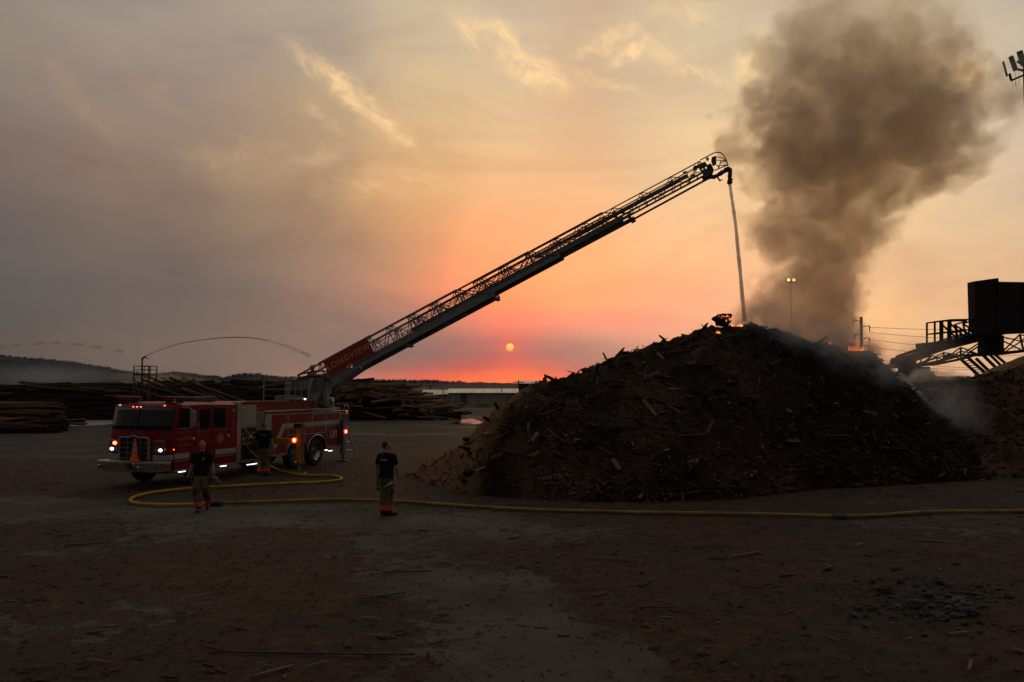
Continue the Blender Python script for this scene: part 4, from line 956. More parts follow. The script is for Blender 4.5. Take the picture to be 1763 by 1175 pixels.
pipe = MB(); pipe.tube([loc(244.8, 619), loc(246, 617), loc(250, 614.5), loc(252, 613)], [.09, .08, .06, .04], 8); pipe.bar(loc(249, 615.5), loc(257, 618), .05).bar(loc(248, 614), loc(251, 617), .05).build('water_cannon', STL, root)

JET = bpy.data.materials.new('water_stream'); JET.use_nodes = True
t = NT(JET.node_tree); t.n.remove(t.n['Principled BSDF'])
co = t.new('ShaderNodeTexCoord').outputs['Object']
df = t.new('ShaderNodeBsdfDiffuse'); df.inputs[0].default_value = (.62, .62, .60, 1); tl = t.new('ShaderNodeBsdfTranslucent'); tl.inputs[0].default_value = (.62, .61, .58, 1)
tp_ = t.new('ShaderNodeBsdfTransparent'); a1 = t.new('ShaderNodeMixShader'); a2 = t.new('ShaderNodeMixShader'); a1.inputs[0].default_value = .5
t.l.new(df.outputs[0], a1.inputs[1]); t.l.new(tl.outputs[0], a1.inputs[2]); t.l.new(tp_.outputs[0], a2.inputs[1]); t.l.new(a1.outputs[0], a2.inputs[2])
t.put(a2.inputs[0], t.mr(t.noise(t.vm('MULTIPLY', co, (5, 5, .8)), 1.6, 5, .7), .35, .65, .45, .95)); t.l.new(a2.outputs[0], t.n['Material Output'].inputs[0])
def jet(pts, Y, w0, w1, lab, seg=0.0, alpha=1, seed=1, nd=500):
    P_ = [at(a, b_, Y) for a, b_ in pts]; r2 = random.Random(seed); dense = []
    for i in range(len(P_) - 1):
        for k_ in range(8):
            u = k_ / 8; p0 = P_[max(0, i - 1)]; p1_ = P_[i]; p2_ = P_[i + 1]; p3_ = P_[min(len(P_) - 1, i + 2)]
            dense.append(.5 * ((2 * p1_) + (p2_ - p0) * u + (2 * p0 - 5 * p1_ + 4 * p2_ - p3_) * u * u + (3 * p1_ - p0 - 3 * p2_ + p3_) * u ** 3))
    dense.append(P_[-1]); n = len(dense); b_ = MB()
    wid = lambda u: w0 + (w1 - w0) * u
    if seg == 0:
        b_.tube(dense, [wid(i / (n - 1)) * (1 if i < n * .85 or Y < 50 else max(.25, 1 - (i / n - .85) * 4)) * (1 if Y < 50 else max(.04, min(1, 1 - (i / n - .55) * 4.5))) * r2.uniform(.9, 1.1) for i in range(n)], 8)
    if seg:                       # soft drifting slugs of spray
        for s_ in range(seg):
            ua, ub = (s_ + .12) / seg, (s_ + r2.uniform(.8, 1.1)) / seg; m__ = 9; pp = []; rr = []
            for j in range(m__):
                u = ua + (ub - ua) * j / (m__ - 1); i = min(n - 2, int(u * (n - 1))); c_ = dense[i].lerp(dense[i + 1], u * (n - 1) - i); pp.append(c_ + Vector((0, 0, wid(u) * r2.uniform(-.4, .4) + (j / m__ - .5) * wid(u) * 1.5)))
                rr.append(wid(u) * (.15 + 1.6 * math.sin(math.pi * (.08 + .84 * (j / (m__ - 1)) ** 1.6))) * r2.uniform(.8, 1.2))
            b_.tube(pp, rr, 8)
        nd = 0
    if Y < 50: nd = 0
    for k_ in range(nd):
        u = r2.random(); i = min(n - 2, int(u * (n - 1))); c_ = dense[i].lerp(dense[i + 1], u * (n - 1) - i)
        if seg and math.sin(u * seg * 2 * math.pi) < -.3 + r2.random() * 1.2: continue
        s_ = wid(u) * r2.uniform(.06, .16) * (1 + u); dr = (dense[i + 1] - dense[i]).normalized()
        c_ = c_ + Vector((r2.gauss(0, 1), r2.gauss(0, 1), r2.gauss(0, 1) - abs(r2.gauss(0, 1)) * u)) * wid(u) * (.45 + .9 * u)
        b_.tube([c_ - dr * s_ * 3, c_, c_ + dr * s_ * 3], [s_ * .2, s_, s_ * .2], 4)
    if Y < 50: m_ = SPR1
    else: m_ = JETS
    if seg: m_ = SPR2
    o_ = b_.build('water_jet', m_, smooth=True); tag(o_, lab, 'water jet'); return o_
def spray_mat(nm, scat, dn, ab, ad):
    M = bpy.data.materials.new(nm); M.use_nodes = True; t = NT(M.node_tree); t.n.remove(t.n['Principled BSDF'])
    a = t.new('ShaderNodeVolumeScatter'); a.inputs['Color'].default_value = (*scat, 1); a.inputs['Density'].default_value = dn; a.inputs['Anisotropy'].default_value = .3
    b_ = t.new('ShaderNodeVolumeAbsorption'); b_.inputs['Color'].default_value = (*ab, 1); b_.inputs['Density'].default_value = ad
    s_ = t.new('ShaderNodeAddShader'); t.l.new(a.outputs[0], s_.inputs[0]); t.l.new(b_.outputs[0], s_.inputs[1]); t.l.new(s_.outputs[0], t.n['Material Output'].inputs['Volume']); return M
SPR1 = spray_mat('white_spray', (.95, .94, .92), 14.0, (.5, .45, .4), 3.0)
SPR2 = spray_mat('far_spray', (.8, .7, .6), 1.5, (.5, .38, .3), 1.6)
JETS = mat('brown_spray', (.17, .11, .085), .6, var=.1, alpha=.6)  # even brown tint for the distant cannon water
jet([(251, 613), (280, 601), (310, 592), (345, 586), (380, 582), (415, 581), (445, 583.5), (475, 590), (505, 600), (535, 613)], Yt, .018, .05, 'long brown arc of water shot by the cannon tower behind the cab', nd=1500)
jet([(-20, 602), (10, 597), (35, 594), (65, 592), (95, 591), (125, 593), (155, 596), (190, 602), (218, 608)], 80, .09, .12, 'broken line of spray drifting in the sky at the far left', seg=7, seed=4, nd=2600)

# ================================================================ power line
PM_ = mat('pole_steel', (.22, .20, .18), .6)
Yp = 120.0
def pw(px, py): return at(px, py, Yp)
base = pw(1483, 665); root = empty('power_pole', (base.x, Yp, 0)); tag(root, 'tall pale transmission pole with side arms behind the smoke', 'power pole')
def lp(px, py, dy=0): v = pw(px, py); return Vector((v.x - base.x, dy, v.z))
MB().cyl((0, 0, 0), lp(1482.7, 546), .32, .2, 10).build('pole', PM_, root)
for a, b_ in (((1482.7, 554), (1469, 551)), ((1483, 563), (1497, 561.5)), ((1483, 577.5), (1471.5, 575.5)), ((1484, 583), (1496.5, 582)), ((1484, 597), (1497, 595.5))):
    arm = MB().bar(lp(*a), lp(*b_), .12).build('arm', PM_, root)
    e_ = lp(*b_); MB().cyl(e_, e_ - Vector((0, 0, .85)), .09, .06, 6).build('insulator', PM_, arm)
for i, (y0, y1, sag) in enumerate(((564, 532, 3), (573, 561, 3), (585, 571, 4), (598, 583, 4), (619, 617, 3), (628, 624, 2))):
    a, b_ = pw(1497, y0), at(1950, y1, 128); pts = [a.lerp(b_, u / 20) - Vector((0, 0, sag * .5 * math.sin(u / 20 * math.pi))) for u in range(21)]
    o_ = MB().tube(pts, .028, 4).build('power_wire', mat('wire_dark', (.03, .03, .03), .6))
    tag(o_, ['highest', 'second from top', 'third from top', 'fourth from top', 'fifth from top', 'lowest'][i] + ' thin wire running right from the transmission pole', 'wire', 'wires running right from the transmission pole')

# floodlight mast seen through the smoke
Ym = 62.0; c_ = at(1363.5, 600, Ym); root = empty('floodlight_mast', (c_.x, Ym, 0)); tag(root, 'thin yard mast with two lit lamps seen through the smoke column', 'light mast')
zt = at(1363, 486, Ym).z
MB().cyl((0, 0, 0), (0, 0, zt), .03, .022, 8).build('pole', MASTG, root)
MB().box(-.3, .3, -.04, .04, zt - .05, zt + .03).build('crossbar', STL, root)
for s_ in (-1, 1):
    h_ = MB().box(s_ * .2 - .13, s_ * .2 + .13, -.1, .12, zt + .03, zt + .26).build('lamp_head', STL, root)
    MB().box(s_ * .2 - .11, s_ * .2 + .11, -.125, -.103, zt + .05, zt + .24).build('lamp_glass', lamp('yard_lamp', (1.0, .72, .25), 9.0), h_)

# floodlight mast at the right edge
Yr = 33.0; pc = at(1769, 190, Yr); root = empty('floodlight_mast', (pc.x, Yr, 0)); tag(root, 'dark mast with tilted flat heads at the upper right corner', 'light mast')
def lr(px, py, dy=0): v = at(px, py, Yr); return Vector((v.x - pc.x, dy, v.z))
zt = lr(1760, 108).z
MB().cyl((0.02, 0, 0), (0.02, 0, zt), .19, .13, 12).build('pole', RUST, root)
for a, b_, wd in (((1727, 106), (1736, 131), .06), ((1740, 97), (1751, 121), .19), ((1755, 88), (1765, 112), .24), ((1774, 84), (1778, 110), .25)):
    MB().bar(lr(*a), lr(*b_, .08), wd, .10, up=(0, 1, 0)).build('lamp_head', STL, root, bevel=.03)
for a, b_ in (((1741, 139), (1762, 130)), ((1738, 127), (1741, 139)), ((1749, 119), (1762, 122)), ((1751, 106), (1762, 112))):
    MB().bar(lr(*a), lr(*b_), .07).build('bracket', STL, root)
for x_ in (1746, 1752): MB().tube([lr(x_ - 3, 137), lr(x_ - 3, 145), lr(x_ - 1, 150), lr(x_ + 2, 148), lr(x_ + 3, 138), lr(x_ + 2, 125)], .006, 5).build('cable', STL, root)

# ================================================================ conveyor
Yc_ = 50.0; cz = at(1700, 665, Yc_); root = empty('conveyor', (cz.x, Yc_, 0)); tag(root, 'black sloping conveyor with hopper and railed platform at the right', 'conveyor')
def lc(cx_, cy_, dy=0.0): v = at(1400 + cx_ / 2.937, 460 + cy_ / 2.937, Yc_); return Vector((v.x - cz.x, dy, v.z))
BLK = mat('black_steel', (.018, .015, .014), .75, metal=.1, spec=.3, scale=1.5)  # even near-black base for the conveyor and trailer steel
def flat(poly, d0, d1): return MB().prism([(lc(a, b_).x, lc(a, b_).z) for a, b_ in poly], d0, d1)
flat([(815, 72), (938, 55), (940, 74), (1320, 80), (1320, 330), (1066, 334), (870, 345), (822, 322)], 0, .8).build('hopper', BLK, root, bevel=.03)
m_ = MB()
for q_ in (930, 1060): m_.bar(lc(q_, 80, -.03), lc(q_, 335, -.03), .1, .06)
m_.bar(lc(818, 200, -.03), lc(1320, 205, -.03), .06, .08); m_.build('hopper_rib', BLK, root)
# belt frame: two deep side channels with belt between
for dy in (.3, 2.2):
    flat([(500, 455), (512, 440), (610, 405), (720, 372), (850, 345), (1320, 210), (1320, 250), (1000, 335), (850, 378), (700, 415), (620, 440), (500, 486)], dy, dy + .12).build('side_channel', BLK, root)
flat([(510, 445), (620, 418), (850, 358), (1320, 225), (1320, 240), (850, 372), (620, 432), (510, 462)], .45, 2.18).build('belt', mat('rubber_belt', (.02, .02, .02), .8), root)
m_ = MB().cyl(lc(505, 478, .2), lc(505, 478, 2.4), .32, .32, 14); m_.build('tail_pulley', BLK, root)
flat([(433, 499), (500, 488), (503, 508), (440, 511)], .4, 2.2).build('tail_plate', BLK, root)
flat([(485, 455), (503, 452), (503, 508), (485, 508)], .2, 2.4).build('tail_guard', BLK, root)
# lower truss
m_ = MB()
for dy in (.3, 2.3):
    lo = [(500, 503), (640, 490), (760, 465), (850, 440), (960, 440), (1080, 425), (1320, 400)]
    for a, b_ in zip(lo, lo[1:]): m_.bar(lc(*a, dy), lc(*b_, dy), .14)
    up_ = [(640, 455), (700, 440), (760, 425), (850, 398), (960, 365), (1060, 340), (1320, 265)]
    for i in range(len(lo) - 1):
        m_.bar(lc(*lo[i], dy), lc(*up_[i], dy), .09); m_.bar(lc(*lo[i + 1], dy), lc(*up_[i], dy), .07); m_.bar(lc(*lo[i], dy), lc(*up_[min(i + 1, 6)], dy), .07)
for a in ((500, 503), (850, 440), (1080, 425)): m_.bar(lc(*a, .3), lc(*a, 2.3), .1)
m_.build('truss', BLK, root)
flat([(945, 345), (975, 345), (975, 442), (945, 442)], .2, 2.4).build('upright', BLK, root)
for a, b_, c2, d2 in ((760, 465, 832, 531), (800, 460, 880, 531), (838, 462, 905, 528), (868, 440, 935, 505), (900, 434, 966, 500), (920, 430, 985, 485)):
    A_, B_ = lc(a, b_, .3), lc(c2, d2, .3); dd = (B_ - A_).normalized(); L = A_.z / max(.05, -dd.z)
    MB().bar(A_, A_ + dd * L, .16 if a < 900 else .09, .14).build('leg', BLK, root)
st_ = MB()
for k_ in range(16):
    u = k_ / 6; A_ = lc(760, 465, .3).lerp(lc(832, 531, .3), u); B_ = lc(800, 460, .3).lerp(lc(880, 531, .3), u)
    if A_.z > .2: st_.bar(A_, B_, .3, .05)
st_.build('stair_tread', BLK, root)
flat([(615, 378), (700, 374), (830, 330), (870, 335), (700, 392), (615, 402)], 0.0, 2.4).build('platform', BLK, root)
m_ = MB()
for dy in (.05, 1.0):
    for a, b_ in (((617, 277), (617, 400)), ((686, 271), (686, 378)), ((697, 270), (697, 378)), ((617, 277), (700, 267)), ((700, 267), (822, 265)), ((617, 335), (690, 331)), ((726, 295), (726, 368)), ((700, 290), (772, 356)),
                  ((760, 285), (776, 352)), ((760, 285), (822, 268)), ((760, 287), (832, 332)), ((776, 318), (800, 318)), ((790, 305), (790, 345)), ((697, 325), (776, 325))):
        m_.bar(lc(*a, dy), lc(*b_, dy), .09)
for a in ((617, 277), (617, 335), (686, 271)): m_.bar(lc(*a, .05), lc(*a, 1.0), .06)
m_.build('guard_rail', BLK, root)
# small trailer chassis below the tail
tr_ = empty('trailer', (at(1573, 640, 52).x, 52, 0)); tag(tr_, 'low dark wheeled trailer half hidden in smoke below the conveyor tail', 'trailer')
z_ = at(1573, 640, 52).z
MB().box(-1.3, 1.3, 0, 1.6, z_ - .35, z_).build('bed', BLK, tr_); MB().box(-.3, 1.1, .1, 1.5, z_, z_ + .3).build('load_box', BLK, tr_)
for x_ in (-.9, -.2, .9): MB().bar((x_, .2, 0), (x_, .2, z_ - .3), .1).build('prop', BLK, tr_)
for x_ in (-.8, -.1): MB().cyl((x_, -.1, z_ - .5), (x_, .12, z_ - .5), .3, .3, 14).build('wheel', BLK, tr_)
hp = MB(); vs = []; fs = []
c_ = at(1612, 650, 60)
for i in range(9):
    for j in range(20):
        rr_ = i / 8 * 6.5; a = j / 20 * 2 * math.pi; h = (c_.z + .45) * (1 - (i / 8) ** 1.3) + fbm(rr_, a * 2) * .2; vs.append((c_.x + rr_ * math.cos(a), 62 + rr_ * math.sin(a), h))
for i in range(8):
    for j in range(20): fs.append((i * 20 + j, i * 20 + (j + 1) % 20, (i + 1) * 20 + (j + 1) % 20, (i + 1) * 20 + j))
hp.add(vs, fs); o = hp.build('gravel_heap', BROWN, smooth=True); tag(o, 'small dark heap far behind the conveyor tail', 'heap')

# ================================================================ hoses
def catmull(P_, k_=10):
    out = []
    for i in range(len(P_) - 1):
        p0 = P_[max(0, i - 1)]; a = P_[i]; b_ = P_[i + 1]; p3_ = P_[min(len(P_) - 1, i + 2)]
        for j in range(k_):
            u = j / k_; out.append(.5 * ((2 * a) + (b_ - p0) * u + (2 * p0 - 5 * a + 4 * b_ - p3_) * u * u + (3 * a - p0 - 3 * b_ + p3_) * u ** 3))
    out.append(P_[-1]); return out
def zg(px, py, z_=.06): return gp(px, py, z_)
R_H = .043
HS1 = mat('yellow_hose', (.46, .26, .010), .6, scale=2, var=.25, spec=.3, spots=((.16, .09, .015), .60)); HS2 = mat('faded_hose', (.26, .185, .045), .7, scale=2, var=.3, spec=.2, spots=((.09, .06, .03), .56))
CPL = mat('hose_coupling', (.05, .05, .055), .4, metal=.6)
h1 = [Vector((-9.25, 28.72, .95)), Vector((-8.98, 28.80, .78)), Vector((-8.72, 29.2, .42)), zg(478, 809), zg(492, 813), zg(515, 817.5), zg(545, 819), zg(570, 819), zg(583, 821), zg(588, 824), zg(580, 827.5), zg(545, 830.5), zg(480, 833), zg(400, 837), zg(320, 842), zg(265, 848), zg(237, 854), zg(225, 860), zg(228, 865), zg(250, 868.5), zg(300, 869.5), zg(340, 868.5), zg(366, 867)]
h1 = catmull(h1)
o = MB().tube(h1, R_H, 10).build('fire_hose', HS1, smooth=True); tag(o, 'bright yellow fire hose looping from the pump panel across the pavement', 'fire hose')
c_ = zg(372, 867, .07); d_ = (zg(380, 866.5) - zg(366, 867)).normalized()
cp = MB().cyl(c_ - d_ * .17, c_ + d_ * .17, .085, .085, 14).build('coupling', CPL, o); MB().cyl(c_ - d_ * .03, c_ + d_ * .03, .105, .105, 14).build('coupling_ring', CPL, cp)
h2 = [zg(379, 866.6), zg(420, 865), zg(480, 863.5), zg(540, 861), zg(600, 861), zg(660, 862.5), zg(700, 864), zg(780, 870), zg(860, 875), zg(940, 878.5), zg(1040, 881), zg(1130, 883), zg(1250, 884.5), zg(1350, 886.5), zg(1440, 889)]
o = MB().tube(catmull(h2), R_H, 10).build('fire_hose', HS2, smooth=True); tag(o, 'faded yellow supply hose lying straight across the yard behind the standing man', 'fire hose')
c_ = zg(1446, 889, .07); MB().cyl(c_ + Vector((-.14, 0, 0)), c_ + Vector((.14, 0, 0)), .06, .06, 14).build('coupling', mat('blue_coupling', (.04, .055, .08), .5), o)
h3 = [zg(1450, 889), zg(1500, 888), zg(1550, 884.5), zg(1600, 881.5), zg(1680, 880.5), zg(1763, 880), zg(1900, 880), zg(2150, 878), zg(2500, 876)]
o = MB().tube(catmull(h3), R_H, 10).build('fire_hose', HS2, smooth=True); tag(o, 'faded hose section running on to the right edge past the blue coupling', 'fire hose')

# ================================================================ ladder truck
# truck frame: x runs back along the side, y across to the far side, z up
RED = mat('fire_red', (0.21, 0.0015, 0.003), .42, var=.08, scale=1.2, coat=.05, spec=.22, spots=((.14, .01, .008), .68))
REDD = mat('fire_red_door', (0.19, 0.0015, 0.003), .40, var=.08, scale=1.5, spec=.22)
CHR = mat('chrome', (.45, .45, .46), .16, metal=1.0, var=.08)
ALU = mat('brushed_aluminium', (.28, .28, .275), .42, metal=.6, var=.12, scale=3)
TRD = mat('tread_plate', (.28, .275, .265), .4, metal=.4, var=.15, scale=20, bump=.4)
WHT = mat('white_stripe', (.34, .33, .32), .45, var=.05)
BLKP = mat('black_paint', (.015, .015, .016), .5, var=.2)
GLS = mat('dark_glass', (.008, .013, .012), .06, var=.1, spec=.35)
RUB2 = mat('tyre_rubber', (.016, .015, .014), .85, bump=.4, scale=8)
ORG = mat('orange_paint', (.50, .16, .012), .5, var=.15, spots=((.12, .05, .02), .66))
LADM = mat('ladder_grey', (.22, .223, .226), .45, metal=.25, var=.15, scale=2)
LADD = mat('ladder_dark', (.045, .045, .05), .6, metal=.2, var=.2)
GOLD = mat('gold_leaf', (.55, .33, .09), .45, metal=.3, var=.1)
GOLDD = mat('gold_leaf_dull', (.24, .13, .035), .5, var=.15)
REDL = mat('red_lens', (.25, .01, .01), .15, var=.1, coat=.5)
P0 = Vector((-10.286, 25.28, 0.0)); YAW = R(70)
truck = empty('fire_truck', P0, YAW)
tag(truck, 'red ladder fire truck with raised aerial ladder parked across the yard', 'fire truck')
bpy.context.view_layer.update()
TI = (Matrix.Translation(P0) @ Matrix.Rotation(YAW, 4, 'Z')).inverted()
def TL(v): return TI @ Vector(v)
CW = 2.48
def bulge(y): return -.24 * (1 - abs(2 * y / CW - 1) ** 3.2)
def frontx(y, z):
    base = lerp_tab([(.5, .06), (.8, .0), (1.2, -.01), (1.74, .01), (2.45, .14), (2.58, .26)], z)[0]
    return base + bulge(y) * lerp_tab([(.5, .9), (1.7, 1), (2.45, .8), (2.6, .6)], z)[0]
c_ = MB(); secs = []
NY = 16
for i in range(NY + 1):
    y = CW * i / NY; e_ = min(i, NY - i); rz = {0: .09, 1: .03}.get(e_, 0.0); ins = 0
    pr = [(frontx(y, z), z) for z in (.55, .8, 1.1, 1.4, 1.72, 1.78, 2.1, 2.44, 2.53)]
    pr += [(frontx(y, 2.58) + .06, 2.585 - rz), (1.2, 2.60 - rz), (2.88, 2.56 - rz), (2.88, .50)]
    pr += [(1.90, .50)] + [(1.25 + .63 * math.cos(a), .55 + .55 * math.sin(a)) for a in [R(v) for v in (0, 25, 50, 75, 90, 105, 130, 155, 180)]] + [(.60, .50)]
    secs.append([(a, y, b_) for a, b_ in pr])
n = len(secs[0]); vs = [v for s_ in secs for v in s_]
fs = [(i * n + k_, (i + 1) * n + k_, (i + 1) * n + (k_ + 1) % n, i * n + (k_ + 1) % n) for i in range(NY) for k_ in range(n)]
fs += [tuple(range(n)), tuple(NY * n + k_ for k_ in range(n))[::-1]]
c_.add(vs, fs); c_.build('cab', RED, truck, smooth=True)
def fpatch(name, y0, y1, z0, z1, off, m_, parent=truck, rows=4, cols=12):
    """skin piece that follows the curved cab front"""
    b_ = MB(); vs = []
    for j in range(rows + 1):
        for i in range(cols + 1):
            y = y0 + (y1 - y0) * i / cols; z = z0 + (z1 - z0) * j / rows; vs.append((frontx(y, z) - off, y, z))
    fs = [(j * (cols + 1) + i, j * (cols + 1) + i + 1, (j + 1) * (cols + 1) + i + 1, (j + 1) * (cols + 1) + i) for j in range(rows) for i in range(cols)]
    b_.add(vs, fs); o = b_.build(name, m_, parent, smooth=True); s_ = o.modifiers.new('solid', 'SOLIDIFY'); s_.thickness = .015; s_.offset = 0; return o
wf = fpatch('windscreen_frame', .05, 2.43, 1.755, 2.455, .012, BLKP, rows=6)
fpatch('windscreen', .11, 2.37, 1.80, 2.42, .024, GLS, wf, rows=6)
MB().bar((frontx(1.24, 1.80) - .04, 1.24, 1.80), (frontx(1.24, 2.42) - .04, 1.24, 2.42), .03).build('centre_post', BLKP, wf)
MB().bar((frontx(.7, 1.83) - .05, .5, 1.83), (frontx(.7, 2.2) - .05, .95, 2.15), .015).bar((frontx(1.9, 1.83) - .05, 1.5, 1.83), (frontx(1.9, 2.2) - .05, 1.9, 2.15), .015).build('wiper', BLKP, wf)
fpatch('front_stripe', .0, .62, .83, 1.0, .006, WHT)
fpatch('front_stripe', 1.86, 2.48, .83, 1.0, .006, WHT)
# grille
g_ = MB(); gx_ = -.30
g_.box(gx_ + .02, gx_ + .06, .72, 1.76, .86, 1.50); gr = g_.build('grille', mat('grille_dark', (.03, .03, .032), .5, metal=.5), truck)
g_ = MB()
crest = []
for i in range(25):
    y = .66 + 1.16 * i / 24; u = abs(y - 1.24); z = 1.53 + (.05 * (1 + math.cos(math.pi * min(1, u / .2))) / 2) - (.02 if u > .5 else 0); crest.append((gx_ - .02, y, z))
g_.tube(crest, .028, 8); g_.build('grille_crest', CHR, gr)
for z in (.90, 1.06, 1.21, 1.36): MB().box(gx_ - .03, gx_ + .02, .70, 1.78, z - .012, z + .012).build('grille_bar', CHR, gr)
g_ = MB()
for y in (.68, 1.80): g_.box(gx_ - .03, gx_ + .05, y - .025, y + .025, .86, 1.53)
for y in (.98, 1.24, 1.50): g_.box(gx_ - .01, gx_ + .02, y - .008, y + .008, .86, 1.50)
g_.build('grille_frame', ALU, gr)
# headlamps
for y0, y1, side_ in ((.16, .60, 0), (1.88, 2.32, 1)):
    ym = (y0 + y1) / 2; fx_ = frontx(ym, 1.25) - .02
    bz = MB().box(fx_ - .03, fx_ + .12, y0, y1, 1.05, 1.44).build('headlamp_bezel', CHR, truck, bevel=.01)
    MB().box(fx_ - .036, fx_ - .02, y0 + .03, y1 - .03, 1.27, 1.41).build('warning_lamp', REDL, bz)
    MB().box(fx_ - .036, fx_ - .02, y0 + .03, y1 - .03, 1.08, 1.23).build('lamp_recess', BLKP, bz)
    yy_ = y1 - .12 if side_ else y0 + .14
    MB().ball((fx_ - .04, yy_, 1.155), (.025, .075, .05), 14, 8).build('headlight', lamp('headlight_glow', (1.0, .98, 1.0), 3.0), bz)
    MB().cyl((fx_ - .03, yy_ + (-.17 if side_ else .17), 1.155), (fx_ - .045, yy_ + (-.17 if side_ else .17), 1.155), .06, n=14).build('headlight', mat('dim_lens', (.3, .3, .3), .1), bz)
    if side_: MB().ball((fx_ - .05, ym - .02, 1.34), (.03, .075, .055), 14, 8).build('red_flasher', lamp('red_flash', (1.0, .10, .05), 9.0), bz)
for y, z in ((2.22, 2.50), (1.55, 2.455), (1.40, 2.455), (1.25, 2.455), (.42, 2.50)):
    MB().ball((frontx(y, z) - .02, y, z), (.025, .035, .02), 10, 6).build('marker_lamp', lamp('marker_glow', (1.0, .22, .07), 2.2), truck)
MB().box(frontx(1.4, 2.5) - .03, frontx(1.4, 2.5) + .1, 1.22, 1.62, 2.50, 2.53).build('roof_plate', CHR, truck)
for y0, y1 in ((.0, .66), (1.80, 2.48)):
    lb = MB().box(.20, .50, y0, y1, 2.66, 2.76).build('light_bar', REDL, truck, bevel=.03)
    MB().box(.17, .53, y0 - .02, y1 + .02, 2.755, 2.775).build('light_bar_top', ALU, lb)
    MB().box(.24, .46, y0 + .08, y0 + .16, 2.57, 2.665).build('light_bar_foot', BLKP, lb); MB().box(.24, .46, y1 - .16, y1 - .08, 2.57, 2.665).build('light_bar_foot', BLKP, lb)
MB().cyl((.9, .5, 2.58), (.9, .5, 2.66), .05, .05, 10).build('roof_beacon', REDL, truck)
r1 = MB().box(1.4, 2.5, .5, 1.4, 2.59, 2.74).build('roof_unit', LADD, truck, bevel=.03)
MB().box(2.05, 2.45, .48, .53, 2.745, 2.765).build('roof_unit_trim', CHR, r1)
# bumper
bm_ = MB(); prof = [(-.12, -.02), (-.42, -.06), (-.62, .12), (-.70, .45), (-.70, 2.03), (-.62, 2.36), (-.42, 2.54), (-.12, 2.50)]
bm_.prism(prof, .56, .80, 'z'); bp = bm_.build('bumper', CHR, truck, bevel=.012)
MB().prism([(a + (.0), b_) for a, b_ in prof], .803, .825, 'z').build('bumper_deck', TRD, bp)
MB().prism([(a - .012, b_) for a, b_ in prof], .535, .557, 'z').build('bumper_lip', CHR, bp)
MB().box(-.712, -.695, .84, 1.12, .60, .79).build('bumper_recess', BLKP, bp)
MB().tube([(-.72, .86, .79), (-.75, .80, .74), (-.75, .80, .64), (-.72, .86, .58)], .022, 8).build('tow_hoop', CHR, bp)
MB().ball((-.735, .66, .66), (.03, .05, .05), 12, 8).build('bumper_horn', CHR, bp); MB().ball((-.71, 2.2, .68), (.03, .05, .05), 12, 8).build('bumper_horn', CHR, bp)
MB().box(-.42, -.24, -.055, -.035, .66, .74).build('side_lamp', REDL, bp)
# traffic cone standing on the bumper deck (its own thing)
cone = empty('traffic_cone', P0 + Matrix.Rotation(YAW, 3, 'Z') @ Vector((-.50, 1.02, .826)), .3); tag(cone, 'orange traffic cone standing on the front bumper before the grille', 'traffic cone')
CO = mat('cone_orange', (.85, .085, .015), .55, var=.08)
MB().box(-.17, .17, -.17, .17, 0, .03).build('base', CO, cone, bevel=.01)
MB().tube([(0, 0, .03), (0, 0, .30), (0, 0, .46), (0, 0, .68)], [.125, .074, .0515, .022], 20).build('cone_body', CO, cone, smooth=True)
MB().tube([(0, 0, .30), (0, 0, .39)], [.0775, .0655], 20).build('reflective_collar', WHT, cone); MB().tube([(0, 0, .46), (0, 0, .54)], [.0545, .0435], 20).build('reflective_collar', WHT, cone)
# cab side (near side y = 0)
def panel(x0, x1, z0, z1, name, m_, off=.008, parent=truck, th=.012): return MB().box(x0, x1, -off, -off + th, z0, z1).build(name, m_, parent)
fd = MB().prism([(.04, .60), (.62, .60), (.66, .85), (.80, 1.10), (.90, 1.16), (.92, 2.44), (.20, 2.44), (.07, 1.80)], -.010, .004).build('cab_door', REDD, truck)
MB().prism([(.12, 1.78), (.74, 1.76), (.74, 2.39), (.24, 2.40)], -.016, -.008).build('window', GLS, fd)
MB().tube([(.99, -.06, 1.47), (.99, -.075, 1.5), (.99, -.075, 1.89), (.99, -.06, 1.92)], .014, 8).build('grab_handle', CHR, fd)
MB().ball((.83, -.02, 1.42), (.05, .02, .08), 12, 8).build('door_handle', CHR, fd)
sw_ = panel(1.06, 1.62, 1.70, 2.40, 'window_frame', REDD); panel(1.11, 1.57, 1.745, 2.365, 'window', GLS, .014, sw_)
rdr = MB().box(1.90, 2.53, -.010, .004, .58, 2.44).build('cab_door', REDD, truck)
MB().box(1.70, 1.896, -.0095, .004, 1.14, 2.44).build('door_edge', REDD, rdr)
MB().box(1.75, 2.33, -.016, -.008, 1.745, 2.365).build('window', GLS, rdr)
MB().tube([(2.61, -.04, 1.47), (2.61, -.07, 1.5), (2.61, -.07, 1.89), (2.61, -.04, 1.92)], .014, 8).build('grab_handle', CHR, rdr)
MB().ball((2.47, -.02, 1.44), (.045, .02, .08), 12, 8).build('door_handle', CHR, rdr); MB().box(2.55, 2.68, -.03, -.01, 1.28, 1.30).build('latch', CHR, rdr)
MB().box(.04, 2.88, -.014, -.003, 1.66, 1.678).build('belt_trim', CHR, truck)
for x0, x1 in ((.02, .66), (1.86, 2.88)):
    MB().box(x0, x1, -.016, -.004, .87, 1.035).build('side_stripe', WHT, truck); MB().box(x0, x1, -.016, -.004, .80, .815).build('side_pinstripe', WHT, truck)
for x_ in (.93, 1.665, 2.54): MB().box(x_, x_ + .012, -.0125, -.003, 1.12 if x_ < 2 else .56, 2.46).build('door_gap', BLKP, truck)
for x0, x1 in ((.02, .58), (1.92, 2.88)): MB().box(x0, x1, -.03, .04, .49, .545).build('cab_step', TRD, truck)
